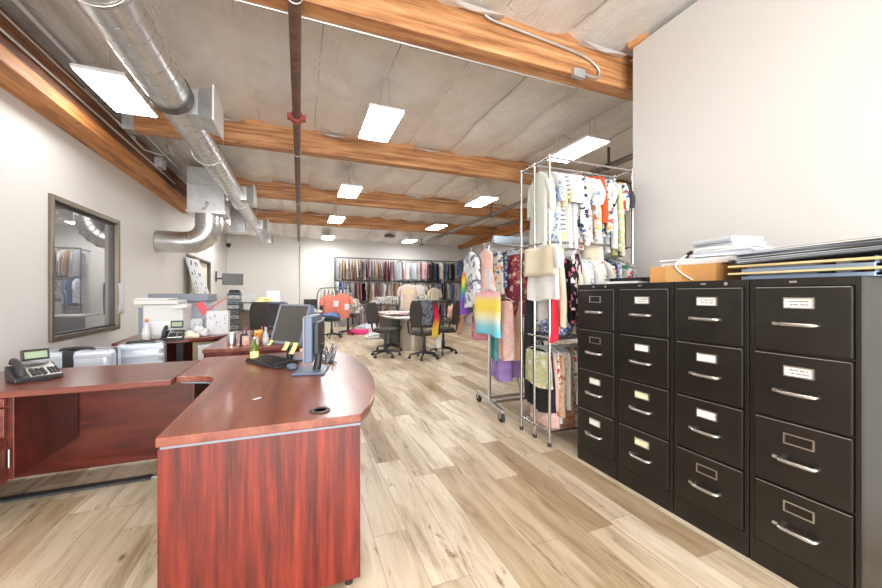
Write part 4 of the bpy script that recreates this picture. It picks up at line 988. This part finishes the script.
# pieces hung on the left end of the middle tier
o=garment('shirt3',F['white'][1],(1.885,2.50,1.70),PI/2-.15,'white shirt hanging outside left end of chrome rack under a cream cloth','garments hung outside the chrome rack',1,(1,1,.62))
o=MB().grid(lambda u,v:(1.845-.012*math.sin(u*7)-.01*v,2.27+u*.42,1.65-.24*v+.008*math.sin(u*9)),14,8).obj('cloth',F['cream'][1],solid=.006); tag(o,'cream rectangular cloth clipped over white shirt at rack left end','cloth')
garment('panel3',F['red'][1],(2.0,2.50,1.50),.9,'bright red skirt hanging low below the cream cloth','garments hung outside the chrome rack',1,(.36,1,1.0))
garment('panel',F['pinkfl'][1],(2.18,2.44,1.68),.55,'black skirt with pink flowers turned towards the camera on rack','garments hung outside the chrome rack',1,(.62,1,.78))
garment('panel2',F['black'][1],(1.97,2.80,1.62),.9,'black narrow garment between maroon floral and red ones','garments hung outside the chrome rack',0,(.5,1,.98))
for (x,m,l) in ((2.08,'bluedot','blue dotted folded cloth on rack lower shelf behind the red skirt'),(2.30,'navyp','navy patterned folded cloth on rack lower shelf, middle one'),(2.56,'teal','teal folded cloth on rack lower shelf beside file cabinet')):
    crumple('cloth_bundle',l,'cloth',(x,2.62,.915),.11,.15,.12,F[m][1],x*5,g='bundles on the chrome rack shelf')
# ---- rolling rack
t=thing('rolling_garment_rack','grey steel rolling garment rack with angled base behind chrome rack','rack',(0,0,0))
for x in (1.93,3.2):
    MB().box(x-.015,3.48,.11,x+.015,3.51,1.80).obj('upright',M['handle'],t,bev=.003)
    o=MB().obox((x-.02,3.46,.11),.04,.76,.03,rz=-.15).obj('base_foot',M['handle'],t,bev=.003)
    for sy in (-1,1):
        cx,cy=x-.02+sy*.055,3.46+sy*.35
        w=MB(); w.cyl((cx-.014,cy,.045),(cx+.014,cy,.045),.045,16); w.obj('caster_wheel',M['rubber'],o)
        MB().box(cx-.022,cy-.015,.04,cx-.016,cy+.015,.1).box(cx+.016,cy-.015,.04,cx+.022,cy+.015,.1).box(cx-.022,cy-.02,.085,cx+.022,cy+.02,.1).obj('caster_fork',M['handle'],o)
s_=MB().box(1.94,3.4,.095,3.2,3.43,.125).box(1.94,3.56,.095,3.2,3.59,.125).tube([(2.05,3.5,.62),(2.25,3.45,.35),(2.3,3.42,.12)],.012,8); s_.obj('base_bar',M['handle'],t)
MB().cyl((1.86,3.495,1.80),(3.26,3.495,1.80),.015,12).obj('hanging_rail',M['handle'],t)
MB().cyl((1.90,3.38,1.04),(3.2,3.38,1.04),.012,12).cyl((1.93,3.38,1.04),(1.93,3.5,1.04),.01,8).cyl((3.2,3.38,1.04),(3.2,3.5,1.04),.01,8).obj('lower_rail',M['handle'],t)
G='garments on the rolling rack'
def gz(k,m,x,y,z,rz,l,sc,h=1): used_labels.add(l); garment(k,F[m][1],(x,y,z-.014),PI/2+rz,l,G,h,sc)
gz('long','navydye',1.86,3.80,1.80,-.1,'navy and white tie-dye top at the far left end of rolling rack',(.85,1.2,.9))
gz('panel2','rainbow',1.87,4.02,1.60,-.1,'rainbow banded sleeve garment at far left beside navy tie-dye top',(.35,1.2,.7))
gz('dress2','pastel',1.90,3.52,1.80,.0,'pastel pink dress with bands, first on rolling rack rail',(.8,1,.74))
gz('panel','multi',1.99,3.5,1.80,.05,'multicoloured print skirt next to the pastel dress on rolling rack',(.9,1,.75))
gz('panel3','navyp',2.05,3.5,1.80,.0,'navy patterned skirt on rolling rack behind multicoloured print',(.9,1,.72))
gz('shirt2','paleblue',2.20,3.5,1.80,.0,'pale blue shirt on rolling rack before the maroon floral one',(.9,1,.9))
gz('panel','maroon',2.12,3.32,1.80,.05,'maroon floral long skirt hanging in the middle of rolling rack',(1.25,1.2,1.05))
gz('panel','bluedot',2.28,3.45,1.80,0,'blue dotted skirt right of the maroon floral one',(.95,1,1.05))
gz('panel2','rust',2.36,3.4,1.80,0,'rust brown print garment right of the blue dotted one',(1,1,.95))
gz('trouser','black',2.46,3.4,1.80,0,'black trousers right of the rust garment on rolling rack',(1,1.2,.9))
gz('panel2','charcoal',2.60,3.45,1.80,0,'charcoal garment behind the red one on rolling rack',(1,1.2,.95))
gz('panel3','greyp',2.75,3.45,1.80,0,'grey speckled skirt on the right half of rolling rack',(1,1.2,1))
gz('shirt','white',2.9,3.45,1.80,0,'white shirt near the right end of rolling rack',(1,1.2,1))
gz('panel','bwpat',2.03,3.62,1.78,.0,'black and white patterned skirt behind multicoloured print on rolling rack',(.9,1,.8))
gz('short','white',1.96,3.62,1.30,.0,'short white skirt low between tie-dye cloth and pastel trousers',(.8,1,.8))
gz('panel3','tiedye',1.84,3.38,1.38,.12,'pink, yellow and turquoise tie-dye cloth hanging tilted low on left',(1.12,1,.84))
gz('panel','rose',1.92,3.72,1.06,.0,'rose red skirt low behind the tie-dye cloth',(1,1,.42))
gz('panel2','teal',2.02,3.5,1.06,.0,'teal garment low on rolling rack under the tie-dye cloth',(.7,1,.62))
gz('trouser','pastel',2.0,3.28,1.28,.0,'pastel pink trousers hanging below maroon floral skirt',(.9,1.3,.72))
gz('panel2','peach',2.12,3.3,1.28,.0,'peach draped garment beside the pastel trousers',(.8,1.3,.85))
gz('panel2','purple',2.05,3.45,1.04,.05,'lilac purple trousers low on rolling rack, left of two',(.9,1.3,.86))
gz('panel','purple',2.17,3.4,1.04,.0,'lilac purple skirt low on rolling rack, right of two',(.8,1.3,.92))
gz('trouser','charcoal',2.16,3.02,1.04,.05,'charcoal trousers hanging at right foot of rolling rack',(.9,1.6,.86))
o=MB().cyl((2.16,2.86,1.032),(2.16,3.4,1.032),.006,6).obj('clip_hanger',M['black']); tag(o,'black rod hanger carrying the charcoal trousers on rolling rack','hanger')
o=MB().grid(lambda u,v:(1.93+.5*u,3.44-.05*math.sin(v*2),1.83+.07*math.sin(PI*v)-.02*v),10,6).obj('plastic_cover',F['paleblue'][1],solid=.004); tag(o,'pale blue printed cover lying over the rolling rack rail','cover')
for i,(x,y,z,l) in enumerate(((1.87,3.42,1.42,'white paper tag hanging on the pastel dress of rolling rack'),)):
    o=MB().box(-.003,-.06,-.11,.003,.06,.11).obj('paper_tag',M['paper'],loc=(x,y,z)); tag(o,l,'tag')

# ---- rails along the back wall and the far right wall
t=thing('wall_garment_rack','dark three-tier garment rail along the whole back wall','rack',(0,0,0))
BY=14.35
for i,z in enumerate((2.66,1.79,.92)): MB().cyl((1.25,BY,z),(6.45,BY,z),.022,10).obj('hanging_rail',M['dgrey'],t)
for x in (1.25,2.55,3.85,5.15,6.45): 
    MB().cyl((x,BY,0),(x,BY,2.66),.018,10).cyl((x,BY,2.63),(x,YB-.01,2.63),.014,8).obj('post',M['dgrey'],t)
t=thing('wall_garment_rack','dark garment rail along the far right wall','rack',(0,0,0))
RXW=6.3
for z in (2.66,1.79,.92): MB().cyl((RXW,9.2,z),(RXW,14.05,z),.022,10).obj('hanging_rail',M['dgrey'],t)
for y in (9.2,10.8,12.4,14.0): MB().cyl((RXW,y,0),(RXW,y,2.66),.018,10).cyl((RXW,y,2.63),(XR-.01,y,2.63),.014,8).obj('post',M['dgrey'],t)
tier1=['grey','white','tan','white','mauve','pinkst','tan','cream','brown','mauve','navy','pinkst','grey','greyp','rust','mauve','greyp','dkred','black','pinkst','grey','white','paleblue','tan','pinkst','white','greyp','paleblue','white','grey','mauve','pinkst','greyst','rose','charcoal','black','denim','navy','cream','grey','navyp','charcoal','greyp','black','brown']
tier2=['wblue','denim','white','greyst','navyw','mauve','brown','dkred','black','greyp','tan','greyst','dkred','brown','white','rose','white','pinkst','tan','rust','mauve','paleblue','pinkst','yelgr','greyst','bwpat','cream','white','wblue','tan','cream','charcoal','grey','navyp','bluedot','black','grey','brown','denim','greyp']
tier3=['grey','mauve','brown','charcoal','pinkst','mauve','greyp','dkred','rust','mauve','tan','grey','pinkst','greyp','brown','rose','mauve','denim','grey','navyp','black','greyp','charcoal','navy','grey','brown']
row(tier1,1.33,6.2,BY,2.66,'on back wall top rail','garments on the back wall top rail',['panel','panel2','long','shirt3'],0,.34,lambda r:r.uniform(.98,1.12),hang=0,seed=11)
row(tier2,1.33,6.2,BY,1.79,'on back wall middle rail','garments on the back wall middle rail',['panel','panel2','long','shirt3'],0,.34,lambda r:r.uniform(.95,1.12),hang=0,seed=12)
row(tier3,1.38,5.9,BY,.92,'on back wall lowest rail','garments on the back wall lowest rail',['panel','panel2','panel3'],0,.2,lambda r:r.uniform(.85,1.05),hang=0,seed=13)
s1=['greyp','denim','navyp','grey','black','charcoal','paleblue','navy','brown','grey','bwpat','denim','greyst','navyp','grey','black','greyp','denim','charcoal','brown','grey']
s2=['pinkst','grey','greyp','dkred','mauve','navyp','red','grey','pinkst','denim','charcoal','pastel','greyst','dkred','navyp','grey','brown','rose','bluedot','grey','black']
row(s1,13.9,9.9,RXW,2.66,'on far right wall top rail','garments on the far right wall top rail',['panel','panel2','long','trouser'],0,.2,lambda r:r.uniform(.9,1.05),along='y',hang=0,seed=14)
row(s2,13.9,9.9,RXW,1.79,'on far right wall lower rail','garments on the far right wall lower rail',['panel','panel2','long','trouser'],0,.2,lambda r:r.uniform(.9,1.3),along='y',hang=0,seed=15)
# ---- fuller garments standing in front of the back rails
t=thing('round_garment_rack','small rounded clothes rail packed with coral and white garments','rack',(1.05,11.9,0))
MB().tube(smooth([(-.55,0,.1),(-.55,0,1.1),(-.5,0,1.35),(-.35,0,1.45),(.35,0,1.45),(.5,0,1.35),(.55,0,1.1),(.55,0,.1)]),.016,8).obj('rail_frame',M['dgrey'],t)
MB().box(-.57,-.25,.05,-.53,.25,.09).box(.53,-.25,.05,.57,.25,.09).obj('base_foot',M['dgrey'],t)
row(['greyst','bwpat','yelgr','white','greyp','wblue','paleblue','floral'],.62,1.45,11.9,1.45,'on small rounded rail','garments on the small rounded rail',['shirt','panel','shirt3'],0,.15,None,hang=0,seed=16)
def gf(k,m,loc,rz,l,g,sc): used_labels.add(l); return garment(k,F[m][1],loc,rz,l,g,0,sc)
gf('shirt2','coral',(.82,11.15,1.30),.1,'coral top hanging in front of small rail, left one with tag','coral tops by the small rail',(1.0,1.5,1.0))
gf('shirt3','coral',(1.18,11.2,1.33),-.1,'coral top hanging in front of small rail, right one','coral tops by the small rail',(1.0,1.5,1.0))
o=MB().box(-.07,-.004,-.09,.07,.004,.09).obj('paper_tag',M['paper'],loc=(.99,11.05,.98)); tag(o,'white paper tag pinned between the two coral tops','tag')
o=MB().box(-.06,-.004,-.09,.06,.004,.09).obj('paper_tag',M['paper'],loc=(1.3,11.07,.88)); tag(o,'white paper tag pinned at right edge of right coral top','tag')
crumple('cloth_bundle','denim blue cloth on the chair seat below the coral tops','cloth',(.86,10.85,.57),.24,.2,.1,F['denim'][1],31)
crumple('cloth_bundle','large white and black speckled cloth bundle heaped on a chair','cloth',(1.42,11.6,.66),.38,.3,.26,F['bwpat'][1],33)
crumple('cloth_bundle','hot pink cloth lying on floor left of armless chair','cloth',(1.75,11.6,0),.34,.22,.10,M['pink'],35)
crumple('cloth_bundle','white and blue cloth heap on floor behind the pink one','cloth',(2.05,12.0,0),.35,.3,.18,F['wblue'][1],36)
crumple('cloth_bundle','small white cloth heap on floor behind the armless chair','cloth',(1.95,10.3,0),.26,.2,.10,F['white'][1],37)
t=thing('clothing_shelf','low dark stand heaped with patterned cloth behind the work table','stand',(2.75,12.6,0))
MB().box(-.95,-.2,.86,.95,.2,.9).obj('shelf',M['dgrey'],t)
for x in (-.9,.86): MB().box(x,-.18,0,x+.04,.18,.86).obj('leg',M['dgrey'],t)
crumple('cloth_bundle','long black and white patterned cloth heap on the low stand','cloth',(2.95,12.6,.901),.62,.22,.19,F['bwpat'][1],41)
gf('shirt3','yelpas',(3.15,10.9,1.62),.1,'pastel yellow and pink top facing forward behind the table','garments hanging forward behind the table',(1.15,1.6,1.1))
gf('shirt','white',(3.95,12.3,1.62),.2,'puffy white top facing forward right of the pastel one','garments hanging forward behind the table',(1.2,2.4,.62))
gf('long','bwpat',(3.75,11.2,1.3),.2,'black and white patterned top facing forward, lower right of pastel','garments hanging forward behind the table',(1.1,1.8,1.05))
gf('shirt3','cream',(4.6,12.4,1.55),.5,'cream top facing forward right of the puffy white one','garments hanging forward behind the table',(1.2,2,1.1))
t=thing('garment_stand','thin dark rail behind the table carrying forward facing tops','rack',(0,0,0))
MB().cyl((2.9,11.05,1.64),(5.0,12.55,1.64),.014,8).cyl((2.9,11.05,0),(2.9,11.05,1.64),.014,8).cyl((5.0,12.55,0),(5.0,12.55,1.64),.014,8).obj('rail_frame',M['dgrey'],t)
# cloths over the chairs
def drape(label,loc,rz,w,l,m,name='scarf'):
    def fn(u,v):
        x=(u-.5)*w*(1-.25*v); 
        if v<.12: return (x,.05-.08*math.cos(v/.12*PI/2)*-1*.3, .0+.02*math.sin(v/.12*PI))
        return (x+.012*math.sin(v*9),.085+.012*math.sin(u*9+v*4),-(v-.12)*l)
    o=MB().grid(fn,12,22).obj(name,m,loc=loc,rz=rz,solid=.008); return tag(o,label,'cloth')
drape('red, pink and yellow scarf hanging down over black armchair back',(2.40,6.44,1.12),math.radians(160),.13,.80,F['scarf'][1])
drape('dark grey speckled cloth draped beside the scarf on armchair back',(2.22,6.38,1.13),math.radians(155),.22,.5,fabric('fabric_dark_mottle',[lin(70,72,82),lin(130,134,146),lin(50,52,60)],'dye',9),'cloth')
o=MB().box(-.045,-.003,-.09,.045,.003,.09).obj('paper_tag',M['paper'],loc=(2.42,6.32,.34)); tag(o,'white paper tag at the bottom of the red and yellow scarf','tag')
o=crumple('cloth_bundle','peach cloth hung over the armrest of right black chair','cloth',(3.16,7.2,.74),.2,.16,.2,F['peach'][1],51,.15)
o=MB().grid(lambda u,v:(3.16+.12*u+.02*math.sin(v*5),7.1+.03*math.sin(u*8),.95-.55*v),8,12).obj('cloth',F['peach'][1],solid=.01); tag(o,'peach cloth tail hanging down right of black chair','cloth')

# ------------------------------------------------------------------ light, world, camera
w=bpy.data.worlds.new('World'); scn.world=w; w.use_nodes=True
bg=w.node_tree.nodes['Background']; bg.inputs[0].default_value=(.9,.95,1,1); bg.inputs[1].default_value=1.0
l=bpy.data.lights.new('added_fill','AREA'); l.shape='RECTANGLE'; l.size=4.0; l.size_y=2.5; l.energy=420; l.color=(.97,.985,1)
o=bpy.data.objects.new('added_fill_lamp',l); col.objects.link(o); o.location=(.3,YF-.2,1.6); o.rotation_euler=(math.radians(90),0,0)  # added area lamp behind the camera, fills the front of the room
cam=bpy.data.cameras.new('camera'); cam.sensor_width=36; cam.lens=362/882*36; cam.clip_start=.02
co=bpy.data.objects.new('camera',cam); col.objects.link(co); co.location=(0,0,1.265); co.rotation_euler=(PI/2,0,-math.radians(21.3))
scn.camera=co
vs=scn.view_settings; vs.view_transform='Standard'; vs.look='None'; vs.gamma=1; vs.use_curve_mapping=False; vs.exposure=0.58
